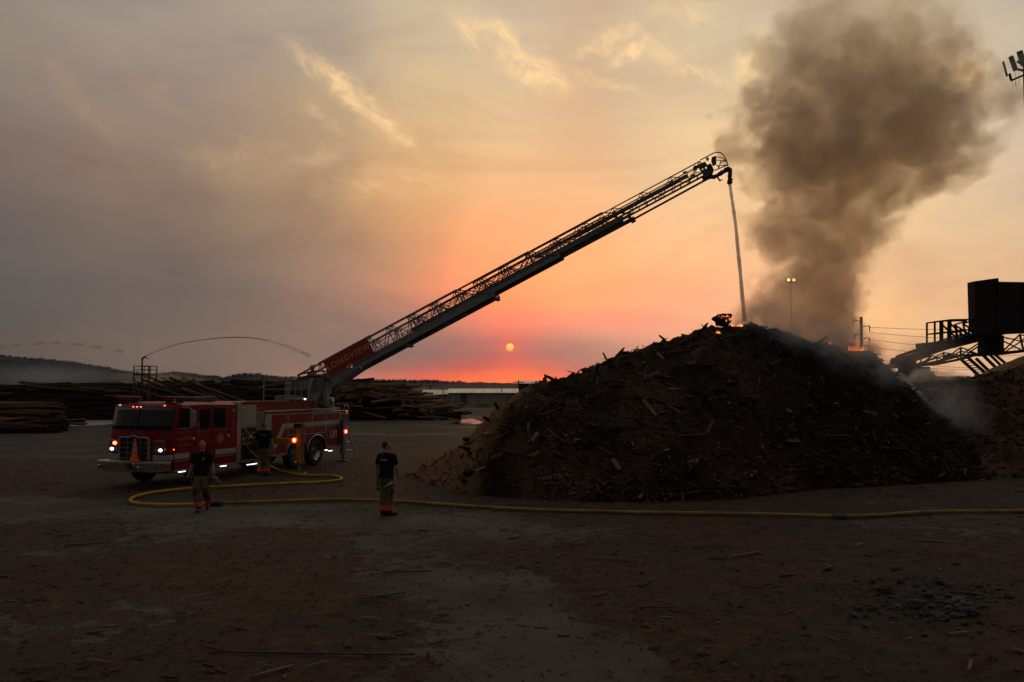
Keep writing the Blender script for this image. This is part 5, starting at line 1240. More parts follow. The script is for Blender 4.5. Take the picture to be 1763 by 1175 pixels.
MB().cyl((2.71, -.03, 2.28), (2.71, .0, 2.28), .055, n=14).build('side_flasher', mat('dim_lens', (.3, .3, .3), .1), truck)
MB().ball((-.02, -.02, 1.17), (.03, .02, .02), 8, 6).build('marker_lamp', lamp('marker_glow', (1, .22, .07), 2.2), truck)
mr_ = MB().box(.30, .36, -.52, -.30, 1.84, 2.34).build('mirror', ALU, truck, bevel=.03)
MB().box(.355, .37, -.50, -.32, 1.88, 2.30).build('mirror_glass', GLS, mr_); MB().tube([(.22, 0, 2.42), (.30, -.25, 2.45), (.33, -.42, 2.34)], .015, 8).tube([(.16, 0, 1.80), (.28, -.3, 1.80), (.33, -.42, 1.86)], .015, 8).build('mirror_arm', ALU, mr_)
MX = lambda x, z, y=-.014: Matrix.Translation((x, y, z)) @ Matrix.Rotation(R(90), 4, 'X')
text_mb('LONGVIEW', .125, 'door_lettering', GOLDD, fd, MX(.44, 1.47), bold=.003); text_mb('FIRE DEPT.', .105, 'door_lettering', GOLDD, fd, MX(.44, 1.28), bold=.003)
fm_ = Matrix.Translation((frontx(1.24, 1.64) - .012, 1.24, 1.64)) @ Matrix.Rotation(R(-90), 4, 'Z') @ Matrix.Rotation(R(90), 4, 'X')
text_mb('LONGVIEW', .085, 'front_lettering', GOLDD, truck, fm_)
# cross emblem on the rear cab door
em = MB(); c0x, c0z = 2.08, 1.39
for k_ in range(4):
    a = math.pi / 2 * k_; ro = lambda x_, z_: (c0x + x_ * math.cos(a) - z_ * math.sin(a), c0z + x_ * math.sin(a) + z_ * math.cos(a))
    em.prism([ro(.03, .02), ro(.10, .10), ro(.155, .065), ro(.165, 0), ro(.155, -.065), ro(.10, -.10), ro(.03, -.02)], -.0155, -.009)
em.cyl((c0x, -.018, c0z), (c0x, -.010, c0z), .075, n=20); em.build('door_emblem', GOLDD, rdr)
# wheels
def wheel(x, near=True, r=.535, w_=.30, dual=False):
    y0 = .03 if near else CW - .03 - w_
    wr = empty('wheel', (x, 0, .535), 0, truck); b_ = MB(); pr = [(r * .58, 0), (r * .9, .0), (r * .98, .04), (r, .08), (r, w_ - .08), (r * .98, w_ - .04), (r * .9, w_), (r * .58, w_)]
    NS_ = 32; vs = [(rr * math.cos(2 * math.pi * k_ / NS_), y0 + yy2, rr * math.sin(2 * math.pi * k_ / NS_)) for rr, yy2 in pr for k_ in range(NS_)]
    fs = [(i * NS_ + k_, i * NS_ + (k_ + 1) % NS_, ((i + 1) % len(pr)) * NS_ + (k_ + 1) % NS_, ((i + 1) % len(pr)) * NS_ + k_) for i in range(len(pr)) for k_ in range(NS_)]
    b_.add(vs, fs); b_.build('tyre', RUB2, wr, smooth=True)
    ys = y0 if near else y0 + w_; sg = 1 if near else -1
    rm = MB().tube([(0, ys + sg * .01, 0), (0, ys + sg * .03, 0), (0, ys + sg * .12, 0)], [r * .60, r * .55, r * .42], 28, cap=False)
    rm.cyl((0, ys + sg * .12, 0), (0, ys + sg * .14, 0), r * .43, n=28).cyl((0, ys + sg * .13, 0), (0, ys - sg * .01, 0), r * .2, r * .16, 16)
    ri = rm.build('rim', CHR, wr, smooth=True)
    nb = MB()
    for k_ in range(10): a = 2 * math.pi * k_ / 10; nb.cyl((r * .31 * math.cos(a), ys + sg * .12, r * .31 * math.sin(a)), (r * .31 * math.cos(a), ys + sg * .085, r * .31 * math.sin(a)), .018, n=6)
    nb.build('wheel_nuts', ALU, ri); return wr
for x in (1.25, 6.42, 7.74): wheel(x); wheel(x, False)
for x in (6.42, 7.74, 1.25): MB().cyl((x, .3, .535), (x, CW - .3, .535), .09, n=10).build('axle', BLKP, truck)
MB().box(-.1, 9.8, .75, 1.05, .55, .85).build('chassis_rail', BLKP, truck); MB().box(-.1, 9.8, 1.43, 1.73, .55, .85).build('chassis_rail', BLKP, truck)
MB().box(.2, 2.8, .36, 2.12, .40, .56).build('engine_sump', BLKP, truck)
# pump section
MB().box(2.93, 4.42, .06, CW - .06, .52, 2.30).build('pump_house', BLKP, truck)
pp_ = MB().box(2.91, 3.13, -.012, .08, .50, 2.52).build('corner_panel', ALU, truck); MB().cyl((3.0, -.03, 2.33), (3.0, -.012, 2.33), .045, n=12).build('panel_lamp', mat('dim_lens', (.3, .3, .3), .1), pp_)
MB().box(3.17, 3.94, .0, .07, 1.66, 2.44).build('upper_pump_panel', ALU, truck); MB().box(3.96, 4.42, .02, .07, 1.52, 2.22).build('side_pump_panel', mat('grey_panel', (.13, .13, .13), .5), truck)
pnl = MB().box(3.17, 4.42, .03, .075, .62, 1.50).build('pump_panel', mat('pump_black', (.02, .02, .02), .5), truck)
r2 = random.Random(9)
for i in range(16):
    x_, z_ = 3.25 + (i % 6) * .16 + r2.uniform(-.02, .02), 1.46 - (i // 6) * .16; MB().cyl((x_, .0, z_), (x_, .03, z_), .045 if i > 5 else .032, n=14).build('gauge', mat('gauge_face', (.35, .35, .33), .3), pnl)
for x_, z_ in ((3.42, 1.05), (3.58, 1.02), (3.50, .80), (3.85, .78), (4.15, 1.0)):
    MB().cyl((x_, .03, z_), (x_, -.07, z_ - .02), .065, .055, 14).cyl((x_, -.07, z_ - .02), (x_, -.09, z_ - .02), .075, n=14).build('hose_port', CHR, pnl)
MB().ball((3.62, -.03, 1.36), (.035, .03, .035), 10, 6).build('panel_light', lamp('panel_light', (1, .42, .12), .55), pnl)
MB().ball((3.88, -.03, 1.17), (.05, .02, .03), 10, 6).build('valve_cap', mat('red_cap', (.6, .03, .02), .4), pnl)
MB().tube([(3.32, -.03, 1.62), (3.42, -.06, 1.50), (3.52, -.07, 1.38), (3.66, -.06, 1.26)], .035, 8).build('yellow_pipe', HS1, pnl)
for z_ in (1.22, 1.16, 1.10): MB().box(3.22, 3.7, -.01, .02, z_, z_ + .025).build('control_rod', ALU, pnl)
MB().box(3.15, 4.44, -.10, .10, .50, .58).build('running_board', TRD, truck)
# body
pr = [(4.44, .56), (5.82, .56)]
def arch(cx_): return [(cx_ - .62 * math.cos(a), .58 + .60 * math.sin(a)) for a in [R(v) for v in range(0, 181, 15)]]
pr += arch(6.42) + arch(7.74) + [(9.40, .62), (9.42, 1.0), (9.90, 1.05), (9.90, 2.02), (7.40, 2.06), (7.38, 2.12), (4.44, 2.17)]
bd = MB().prism(pr, .02, .55); bd.prism(pr, CW - .55, CW - .02); bd.build('body', RED, truck)
MB().box(4.44, 9.90, .55, CW - .55, .9, 1.98).build('body_core', BLKP, truck)
MB().box(4.42, 7.38, .0, .56, 2.172, 2.20).build('body_top', TRD, truck); MB().box(7.38, 9.90, .0, .56, 2.065, 2.095).build('body_top', TRD, truck)
MB().box(4.42, 7.38, CW - .56, CW, 2.172, 2.20).build('body_top', TRD, truck); MB().box(7.38, 9.90, CW - .56, CW, 2.065, 2.095).build('body_top', TRD, truck)
MB().prism([(3.75, 2.19), (8.3, 2.10), (8.45, 2.15), (8.40, 2.50), (4.2, 2.56), (3.75, 2.52)], .58, CW - .58).build('hose_bed', RED, truck)
MB().box(5.4, 6.4, .56, .60, 2.53, 2.56).build('hose_bed_trim', ALU, truck)
for x0, x1, z0, z1 in ((4.50, 5.10, 1.98, 2.10), ):
    pass
doors = [(4.80, 5.74, .64, 2.06), (5.84, 7.36, 1.28, 2.05), (7.42, 8.32, 1.28, 2.0), (8.40, 9.36, .70, 1.99), (9.40, 9.88, 1.1, 1.97)]
for i, (x0, x1, z0, z1) in enumerate(doors):
    fr = MB().box(x0, x1, .004, .022, z0, z1).build('compartment_door', REDD, truck)
    e_ = MB()
    for a, b_, c2, d2 in ((x0 - .02, x0 + .01, z0, z1), (x1 - .01, x1 + .02, z0, z1), (x0 - .02, x1 + .02, z1, z1 + .03), (x0 - .02, x1 + .02, z0 - .03, z0)): e_.box(a, b_, -.004, .02, c2, d2)
    e_.build('door_trim', ALU, fr)
    MB().box((x0 + x1) / 2 - .12, (x0 + x1) / 2 + .12, -.018, .0, z0 + .05, z0 + .075).build('latch', CHR, fr)
MB().box(4.46, 4.78, -.002, .022, .60, 2.1).build('body_corner', ALU, truck)
MB().box(5.62, 9.38, -.010, .0035, 1.555, 1.715).build('side_stripe', WHT, truck); MB().box(5.62, 9.38, -.010, .0035, 1.50, 1.515).build('side_pinstripe', WHT, truck)
MB().prism([(5.62, 1.715), (5.46, 1.70), (4.86, .86), (5.10, .86), (5.62, 1.555)], -.010, .0035).build('side_stripe', WHT, truck)
MB().box(4.82, 5.76, -.012, .02, .565, .60).build('rub_rail', ALU, truck); MB().box(8.4, 9.4, -.012, .02, .625, .655).build('rub_rail', ALU, truck)
for x0 in (6.9, 8.0):
    MB().box(x0, x0 + .5, -.01, .02, 1.36, 1.385).build('grab_rail', CHR, truck)
for cx_ in (6.42, 7.74):
    MB().tube([(cx_ - .64 * math.cos(a), .0, .58 + .62 * math.sin(a)) for a in [R(v) for v in range(0, 181, 10)]], .022, 8).build('fender_trim', CHR, truck)
text_mb('L81', .40, 'body_lettering', WHT, truck, MX(8.90, 1.15, -.014), bold=.012, ext=.005)
# jacks
def jack(x, y1, zb, lit, main=True):
    beam = MB().box(x - .13, x + .13, y1, .9, 1.06, 1.24).build('outrigger_beam', ORG if main else LADD, truck)
    MB().box(x - .15, x + .15, -.10, .02, 1.02, 1.28).build('beam_housing', BLKP, beam)
    lg = MB().box(x - .12, x + .04, y1 - .10, y1 + .04, .42, 1.62).build('outrigger_leg', ORG if main else LADD, truck)
    MB().box(x + .045, x + .09, y1 - .16, y1 + .14, .50, 1.58).build('stabiliser_plate', ALU, lg); MB().box(x - .13, x + .09, y1 - .16, y1 + .14, 1.625, 1.78).build('leg_head', BLKP, lg)
    MB().box(x + .02, x + .05, y1 + .042, y1 + .25, .44, 1.40).build('leg_shield', ALU, lg)
    MB().cyl((x - .03, y1 - .03, .42), (x - .03, y1 - .03, .07), .06, n=12).build('jack_ram', CHR, lg); MB().cyl((x - .03, y1 - .03, .07), (x - .03, y1 - .03, .015), .22, .25, 18).build('jack_foot', BLKP, lg)
    if lit: MB().ball((x - .15, y1 + .10, 1.19), (.05, .075, .075), 14, 8).build('red_flasher', lamp('red_flash', (1.0, .10, .05), 9.0), lg)
jack(4.85, -1.15, .3, True)
rl = MB().box(9.42, 9.62, -.16, .0, .30, 1.72).build('rear_jack', mat('jack_grey', (.10, .10, .10), .5), truck)
MB().cyl((9.52, -.08, .30), (9.52, -.08, .08), .06, n=12).build('jack_ram', CHR, rl); MB().cyl((9.52, -.08, .08), (9.52, -.08, .015), .2, .24, 18).build('jack_foot', BLKP, rl)
MB().ball((9.54, -.20, 1.23), (.07, .04, .07), 14, 8).build('red_flasher', lamp('red_flash', (1.0, .10, .05), 9.0), rl)
# rear end: steps, rail, lamps
MB().box(9.90, 10.0, .1, CW - .1, .75, 2.0).build('rear_panel', ALU, truck)
st_ = MB()
for x_, z_ in ((10.18, 1.40), (10.32, 1.06), (10.50, .72), (10.70, .36)): st_.box(x_ - .14, x_ + .16, .12, .68, z_ - .02, z_ + .02)
sw2 = MB().bar((10.02, .12, 1.45), (10.85, .12, .30), .04, .10).bar((10.02, .68, 1.45), (10.85, .68, .30), .04, .10).build('rear_stair', ALU, truck)
for x_, z_ in ((10.18, 1.40), (10.32, 1.06), (10.50, .72), (10.70, .36)): MB().box(x_ - .14, x_ + .16, .142, .658, z_ - .02, z_ + .02).build('stair_tread', TRD, sw2)
MB().tube([(9.85, .1, 2.1), (9.88, .1, 2.26), (10.0, .1, 2.32), (10.14, .1, 2.30), (10.20, .1, 2.18), (10.20, .1, 1.42)], .02, 8).build('rear_hand_rail', ALU, truck)
MB().ball((9.91, .0, 2.06), (.03, .03, .03), 8, 6).build('marker_lamp', lamp('rear_marker', (1.0, .06, .10), 2.0), truck)
MB().box(10.0, 10.06, .05, .28, 1.93, 1.99).build('amber_lamp', lamp('amber_glow', (1, .35, .05), .22), truck)
MB().ball((10.05, .15, 1.78), (.03, .05, .05), 10, 6).build('rear_lamp', mat('dim_lens', (.3, .3, .3), .1), truck)
MB().box(10.0, 10.02, .10, .40, 1.15, 1.55).build('tail_lamp', REDL, truck)
# ground lights under the body
for x0, x1, z_ in ((.26, .52, .47), (2.16, 2.42, .47), (3.52, 4.02, .40), (8.36, 8.5, .55), (8.62, 8.85, .50)):
    h_ = MB().box(x0 - .02, x1 + .02, .0, .07, z_ + .012, z_ + .05).build('step_light', BLKP, truck); MB().box(x0, x1, -.004, .05, z_ - .016, z_ + .0115).build('light_strip', lamp('step_light_glow', (.86, .92, 1.0), 2.6), h_)

# ---------------------------------------------------------------- turntable and aerial ladder
PV = TL(at(540, 668, 34.35)); cxT = 9.15
tt = MB().cyl((cxT, 1.24, 2.0), (cxT, 1.24, 2.14), .98, n=36).build('turntable', LADM, truck)
MB().cyl((cxT, 1.24, 1.9), (cxT, 1.24, 2.0), .8, n=30).build('slew_ring', LADD, tt)
MB().box(8.05, 10.15, .45, 2.03, 2.143, 2.20).build('turntable_deck', TRD, tt)
for y in (.72, 1.66): MB().prism([(8.28, 2.2), (9.9, 2.2), (9.8, 2.65), (9.35, 3.0), (9.2, 3.28), (8.85, 3.45), (8.45, 3.35), (8.30, 2.9)], y, y + .1).build('turret_plate', LADM, tt)
MB().box(8.42, 9.1, .84, 1.64, 2.2, 2.95).build('turret_box', LADD, tt)
MB().box(9.35, 9.75, .5, .72, 2.2, 2.62).build('hydraulic_box', LADM, tt, bevel=.02)
MB().ball((9.45, .45, 2.45), (.16, .1, .16), 14, 10).build('rotation_motor', ALU, tt)
rail = MB()
for x_ in (6.68, 6.88, 7.30, 7.74, 8.2): rail.cyl((x_, .75, 2.5), (x_, .75, 3.34), .022, n=8)
for x_ in (6.68, 8.2): rail.cyl((x_, 1.75, 2.5), (x_, 1.75, 3.34), .022, n=8)
for z_, y_ in ((3.34, .75), (2.98, .75), (2.62, .75), (3.34, 1.75), (2.98, 1.75)): rail.bar((6.66, y_, z_), (8.22, y_, z_), .035)
for z_ in (3.34, 2.98): rail.bar((6.68, .75, z_), (6.68, 1.75, z_), .035)
ro_ = rail.build('basket_rail', ALU, truck)
for x0, x1 in ((6.7, 6.92), (7.6, 8.3)): MB().box(x0, x1, .72, .745, 3.19, 3.23).build('yellow_bar', mat('yellow_bar', (.6, .36, .02), .5), ro_)
MB().box(7.2, 8.1, .9, 1.6, 2.56, 2.72).build('console_step', LADM, truck)
MB().ball((7.92, .70, 2.58), (.06, .04, .03), 10, 6).build('deck_light', lamp('deck_glow', (1, .98, .9), 2.5), truck)

HB = at(545, 672, 34.3); TB = at(1225, 309, 31.6)
Uw = (TB - HB).normalized(); Vw = Uw.cross(Vector((0, 0, 1))).normalized(); Ww = Vw.cross(Uw).normalized()
if Vw.y > 0: Vw = -Vw                # v positive = towards the camera side
RI = TI.to_3x3()
def proj(P_):
    q_ = P_ - Vector((0, 0, CAMH)); c, s_ = math.cos(PITCH), math.sin(PITCH); f_ = q_.y * c + q_.z * s_
    return 881.5 + F * q_.x / f_, 587.5 - F * (-q_.y * s_ + q_.z * c) / f_
def upx(px):
    a, b_ = -3.0, 26.0
    for _ in range(40):
        m_ = (a + b_) / 2
        if proj(HB + Uw * m_)[0] < px: a = m_
        else: b_ = m_
    return a
def LP(u, v, w_): return TI @ (HB + Uw * u + Vw * v + Ww * w_)
Wl = RI @ Ww
def lbar(m_, a, b_, w_, h=None): return m_.bar(LP(*a), LP(*b_), w_, h, up=Wl)
lad = empty('aerial_ladder', (0, 0, 0), 0, truck)
def section(u0, u1, utop, hv, wb, wt, ch, name='ladder_section', plate=.0, rung_w=None, m_=LADM, bay=1.05, hand=.05):
    b_ = MB()
    for s_ in (-1, 1):
        v = s_ * hv
        lbar(b_, (u0, v, wb), (u1, v, wb), .06, ch)                      # bottom chord
        if plate: lbar(b_, (u0, v * .985, wb + ch / 2 + plate / 2), (u1 - .3, v * .985, wb + ch / 2 + plate / 2), .025, plate)
        lbar(b_, (u0 + .1, v, wt), (utop, v, wt), hand, hand)            # hand rail
        wl_ = wb + ch / 2 + plate; n_ = max(2, int(round((utop - u0) / bay))); du = (utop - u0 - .1) / n_
        for i in range(n_ + 1):
            uu = u0 + .1 + du * i
            lbar(b_, (uu, v, wl_), (uu, v, wt), .035)
            if i < n_: lbar(b_, (uu, v, wt), (uu + du / 2, v, wl_), .028); lbar(b_, (uu + du / 2, v, wl_), (uu + du, v, wt), .028)
        lbar(b_, (utop, v, wt), (u1, v, wb + ch / 2), .04)
        mid = (wl_ + wt) / 2
        lbar(b_, (u0 + .1, v, mid), (utop - .1, v, mid), .022)
    n_ = int((u1 - u0) / .36)
    for i in range(n_ + 1):
        uu = u0 + .05 + i * .36; uu = min(uu, u1 - .02)
        lbar(b_, (uu, -hv, rung_w if rung_w is not None else wb), (uu, hv, rung_w if rung_w is not None else wb), .035)
    return b_.build(name, m_, lad)
uB, uBt = upx(855), upx(806); u1_, u1t = upx(968), upx(928); u2_, u2t = upx(1090), upx(1053); u3 = upx(1222)
section(-.35, uB, uBt, .56, -.07, .80, .11, plate=.05, hand=.07)
section(2.0, u1_, u1t, .49, .07, .80, .10, plate=.05, hand=.06)
section(4.8, u2_, u2t, .42, .19, .80, .11, plate=.08, m_=mat('ladder_mid', (.12, .125, .13), .5, metal=.25))
section(7.8, u3, u3 - .05, .35, .33, .77, .07, bay=1.25, hand=.04, m_=mat('ladder_fly', (.10, .105, .11), .5, metal=.25))
b_ = MB(); lbar(b_, (2.6, -.1, -.09), (uB - .05, -.1, -.09), .2, .06); b_.build('underside_tray', LADD, lad)
b_ = MB()
for uu in (upx(700), uB - .1): lbar(b_, (uu, -.6, -.17), (uu, .6, -.17), .14, .06)
b_.build('ladder_rest', LADD, lad)
b_ = MB(); b_.cyl(LP(1.0, .0, .04), LP(u1_, .0, .04), .085, n=10); b_.build('water_pipe', LADD, lad)
b_ = MB(); b_.cyl(LP(u1_ - .2, .3, .0), LP(u2_, .3, .0), .055, n=10); b_.build('water_pipe', LADD, lad)
b_ = MB(); b_.cyl(LP(u2_ - .2, .3, .0), LP(u3 + .15, .3, .03), .042, n=10); b_.build('water_pipe', LADD, lad)
for uu, v in ((u1_, .3), (u2_, .3)):
    b_ = MB(); lbar(b_, (uu - .1, v - .05, .0), (uu + .08, v - .05, .0), .2, .2); lbar(b_, (uu - .05, v, 0), (uu - .05, v, .3), .08); b_.build('pipe_clamp', LADD, lad)
# inner hydraulic and cable trough catching the light along the upper side
b_ = MB(); lbar(b_, (upx(930), -.2, .62), (u3 - .6, -.2, .62), .05, .12); b_.build('cable_trough', mat('trough_grey', (.10, .105, .11), .5), lad)
b_ = MB(); lbar(b_, (upx(1000), .1, .50), (u3 - 1.0, .1, .50), .05, .05); b_.build('cable_trough', LADD, lad)
# name board
ua, ub = upx(580), upx(655)
b_ = MB(); vs = [LP(ua, .60, .14), LP(ub, .60, .14), LP(ub, .60, .79), LP(ua, .60, .79), LP(ua, .63, .14), LP(ub, .63, .14), LP(ub, .63, .79), LP(ua, .63, .79)]
b_.add(vs, [(0, 1, 2, 3), (4, 5, 6, 7), (0, 1, 5, 4), (1, 2, 6, 5), (2, 3, 7, 6), (3, 0, 4, 7)]); nb_ = b_.build('name_board', mat('board_red', (.34, .008, .010), .4, var=.06), lad)
cM = Matrix.Identity(4); Ul, Vl = RI @ Uw, RI @ Vw
for i, c2 in enumerate((Ul, Wl, Vl)):
    for j in range(3): cM[j][i] = c2[j]
cM.translation = LP((ua + ub) / 2, .634, .465)
text_mb('LONGVIEW', .33, 'board_lettering', GOLD, nb_, cM, bold=.008, ext=.004, track=1.25)
b_ = MB()
for w_ in (.10, .83): lbar(b_, (ua - .2, .59, w_), (ub + .15, .59, w_), .05, .05)
b_.build('board_frame', LADM, nb_)
# heel brackets and lift rams
b_ = MB()
for v in (-.52, .52):
    q_ = [LP(-.55, v, -.15), LP(.9, v, -.28), LP(2.2, v, -.12), LP(1.6, v, .25), LP(.2, v, .45), LP(-.5, v, .75), LP(-.75, v, .5)]
    q2 = [p_ + Vl * .05 for p_ in q_]; b_.add(q_ + q2, [tuple(range(7)), tuple(range(13, 6, -1))] + [(i, (i + 1) % 7, (i + 1) % 7 + 7, i + 7) for i in range(7)])
b_.build('heel_bracket', LADM, lad)
b_ = MB(); b_.cyl(LP(-.35, -.75, .1), LP(-.35, .75, .1), .09, n=12); b_.build('pivot_pin', LADD, lad)
for v in (-.68, .68):
    A_ = Vector((8.95, 1.24 - v, 2.28)); B_ = LP(.75, v * 1.0, .28)
    A_.y = B_.y + .0
    b_ = MB(); M_ = A_.lerp(B_, .62); b_.cyl(A_, M_, .12, n=16); rm_ = b_.build('lift_ram', LADM, lad); MB().cyl(M_, B_, .075, n=14).build('ram_rod', CHR, rm_)
b_ = MB(); A_ = LP(.3, .68, .72); b_.tube([LP(-.6, .62, .72), LP(.2, .66, .55), LP(.7, .66, .3), LP(.9, .66, -.05)], .045, 8).tube([LP(-.2, .64, .8), LP(.5, .66, .62), LP(1.0, .66, .35)], .03, 8); b_.build('hydraulic_hose', BLKP, lad)
b_ = MB(); lbar(b_, (uB - 2.6, .45, -.22), (uB - 1.4, .45, -.22), .15, .08); b_.build('walkway_bracket', LADD, lad)
# tip: rails, control box, floodlights, monitor
Yti = 31.6
def tp(cx_, cy_, dv=0.0): return TI @ (at(1080 + cx_ / 6.527, 240 + cy_ / 6.527, Yti - dv))
for dv in (.35, -.35):
    b_ = MB(); b_.tube([tp(820, 235, dv), tp(900, 193, dv), tp(960, 160, dv), tp(1000, 147, dv), tp(1045, 150, dv), tp(1080, 178, dv), tp(1105, 220, dv), tp(1122, 262, dv), tp(1130, 298, dv)], .022, 8)
    b_.tube([tp(960, 215, dv), tp(1010, 203, dv), tp(1055, 202, dv), tp(1090, 225, dv), tp(1108, 262, dv)], .018, 8)
    b_.bar(tp(980, 352, dv), tp(1125, 290, dv), .04).bar(tp(1000, 235, dv), tp(1105, 240, dv), .025).bar(tp(1050, 245, dv), tp(1030, 325, dv), .028).bar(tp(1108, 232, dv), tp(1040, 275, dv), .03).bar(tp(1015, 290, dv), tp(1030, 330, dv), .03).bar(tp(1000, 300, dv), tp(1120, 290, dv), .025)
    b_.build('tip_rail', LADD, lad)
b_ = MB(); 
for q_ in ((1130, 298), (1105, 262), (1045, 150)): b_.bar(tp(*q_, .35), tp(*q_, -.35), .03)
b_.build('tip_crossbar', LADD, lad)
def pbox(name, pts, v0, v1, m_):
    a = [tp(x_, y_, v0) for x_, y_ in pts]; b2 = [tp(x_, y_, v1) for x_, y_ in pts]; n_ = len(pts)
    b_ = MB(); b_.add(a + b2, [tuple(range(n_)), tuple(range(2 * n_ - 1, n_ - 1, -1))] + [(i, (i + 1) % n_, (i + 1) % n_ + n_, i + n_) for i in range(n_)]); return b_.build(name, m_, lad)
BXM = mat('tip_box_grey', (.07, .075, .08), .5)
pbox('control_box', [(780, 290), (875, 250), (905, 300), (815, 350)], .40, .15, BXM)
pbox('floodlight', [(950, 200), (998, 186), (1003, 285), (960, 305), (942, 250)], .45, .30, BXM)
pbox('floodlight', [(880, 212), (912, 200), (918, 235), (895, 250)], -.1, -.3, BXM)
pbox('equipment_box', [(820, 350), (905, 325), (950, 385), (870, 430)], .40, -.2, BXM)
pbox('tip_bracket', [(890, 290), (940, 270), (975, 345), (950, 420), (905, 440)], .25, -.25, LADD)
pbox('tip_bracket', [(835, 430), (960, 400), (975, 440), (850, 468)], .30, -.2, LADD)
MB().ball(tp(765, 322, .3), (.09, .09, .1), 12, 8).build('spot_lamp', BXM, lad)
MB().tube([tp(740, 345, .2), tp(770, 372, .2), tp(810, 372, .2), tp(830, 360, .2)], .015, 6).build('cable', BLKP, lad)
pbox('tip_bracket', [(615, 368), (665, 355), (680, 380), (640, 395)], .38, .30, LADM); pbox('tip_bracket', [(700, 400), (755, 385), (775, 420), (730, 440)], .38, .30, LADM)
b_ = MB(); b_.tube([tp(945, 432), tp(975, 425), tp(1010, 408), tp(1045, 388), tp(1080, 368), tp(1110, 345), tp(1135, 332), tp(1152, 345), tp(1156, 380), tp(1152, 420), tp(1150, 455)],
    [.06, .09, .065, .09, .07, .10, .09, .10, .08, .085, .06], 12)
mo = b_.build('water_monitor', LADD, lad)
MB().tube([tp(1150, 450), tp(1150, 475), tp(1152, 490), tp(1155, 503)], [.07, .10, .11, .09], 14).build('nozzle', BLKP, mo)
for q_ in (((1010, 420), (1042, 470), .05), ((1040, 470), (1068, 452), .04), ((1150, 440), (1186, 455), .045), ((1180, 440), (1182, 462), .03), ((1058, 350), (1060, 400), .07), ((1110, 320), (1118, 372), .06)):
    MB().bar(tp(*q_[0]), tp(*q_[1]), q_[2]).build('monitor_valve', LADD, mo)
# stream from the monitor onto the summit
jet([(1256.5, 316), (1259, 335), (1263, 362), (1267, 392), (1270, 425), (1274, 465), (1278, 510), (1282, 553)], 31.6, .065, .085, 'solid white water stream falling from the ladder nozzle to the summit', seed=11, nd=0)

# ================================================================ firefighters
SKIN = mat('skin', (.34, .17, .11), .6, var=.1, scale=8); HAIRG = mat('grey_hair', (.12, .11, .10), .8, scale=30); HAIRD = mat('dark_hair', (.018, .012, .009), .8, scale=30)
NAVY = mat('navy_shirt', (.010, .012, .020), .85, bump=.5, scale=5, spec=.15); TAN = mat('bunker_trousers', (.15, .105, .055), .85, bump=.5, scale=4, spec=.15, spots=((.06, .04, .025), .62))
BOOT = mat('rubber_boot', (.014, .013, .012), .6); CUFF = mat('orange_band', (.90, .07, .03), .5, var=.05); LIME = mat('lime_band', (.55, .80, .06), .5, var=.05); KNEE = mat('knee_patch', (.02, .018, .016), .8)
STR = mat('dark_strap', (.02, .02, .022), .7)
def rem(name, mb, m_, parent, vox=.009, sm=3):
    me_ = mb.mesh(name + '_raw', m_); o = bpy.data.objects.new(name, me_); COL.objects.link(o)
    r1_ = o.modifiers.new('r', 'REMESH'); r1_.mode = 'VOXEL'; r1_.voxel_size = vox
    s1 = o.modifiers.new('s', 'SMOOTH'); s1.iterations = sm; s1.factor = .5
    bpy.context.view_layer.update(); dg = bpy.context.evaluated_depsgraph_get()
    nm_ = bpy.data.meshes.new_from_object(o.evaluated_get(dg)); nm_.name = name; o.modifiers.clear(); o.data = nm_; nm_.materials.clear(); nm_.materials.append(m_)
    nm_.polygons.foreach_set('use_smooth', [True] * len(nm_.polygons)); o.parent = parent; return o
def ell(mb, secs, n=20):
    """loft of ellipses: (cx, cy, cz, rx, ry)"""
    vs = [(cx_ + rx * math.cos(2 * math.pi * k_ / n), cy_ + ry * math.sin(2 * math.pi * k_ / n), cz_) for cx_, cy_, cz_, rx, ry in secs for k_ in range(n)]
    fs = [(i * n + k_, i * n + (k_ + 1) % n, (i + 1) * n + (k_ + 1) % n, (i + 1) * n + k_) for i in range(len(secs) - 1) for k_ in range(n)]
    fs += [tuple(range(n))[::-1], tuple((len(secs) - 1) * n + k_ for k_ in range(n))]; return mb.add(vs, fs)
def xf(mb, M_, s0=0):
    for i in range(s0, len(mb.v)): mb.v[i] = tuple(M_ @ Vector(mb.v[i]))
def hand(mb, wr, d_, side, curl=.5):
    d_ = Vector(d_).normalized(); sx_ = Vector((0, -1, 0)); sx_ = (sx_ - d_ * sx_.dot(d_)).normalized(); nr = d_.cross(sx_) * (-side)  # nr points inwards to the thigh
    wr = Vector(wr); pal = wr + d_ * .075
    mb.tube([wr - d_ * .02, wr + d_ * .015, wr + d_ * .05, wr + d_ * .095], [.026, .03, .036, .030], 10)
    for i, (o_, L) in enumerate(((.030, .072), (.010, .080), (-.010, .074), (-.029, .058))):
        b0 = wr + d_ * (.09 - abs(i - 1.2) * .004) + sx_ * o_; p_ = [b0]; dd = d_.copy()
        for j in range(3): dd = (dd + nr * curl * .55).normalized(); p_.append(p_[-1] + dd * L * (.45, .32, .23)[j])
        mb.tube(p_, [.0105, .0100, .0095, .0075], 8)
    t0 = wr + d_ * .03 + sx_ * .028; mb.tube([t0, t0 + sx_ * .028 + d_ * .022 + nr * .01, t0 + sx_ * .034 + d_ * .055 + nr * .024], [.014, .0115, .009], 8)
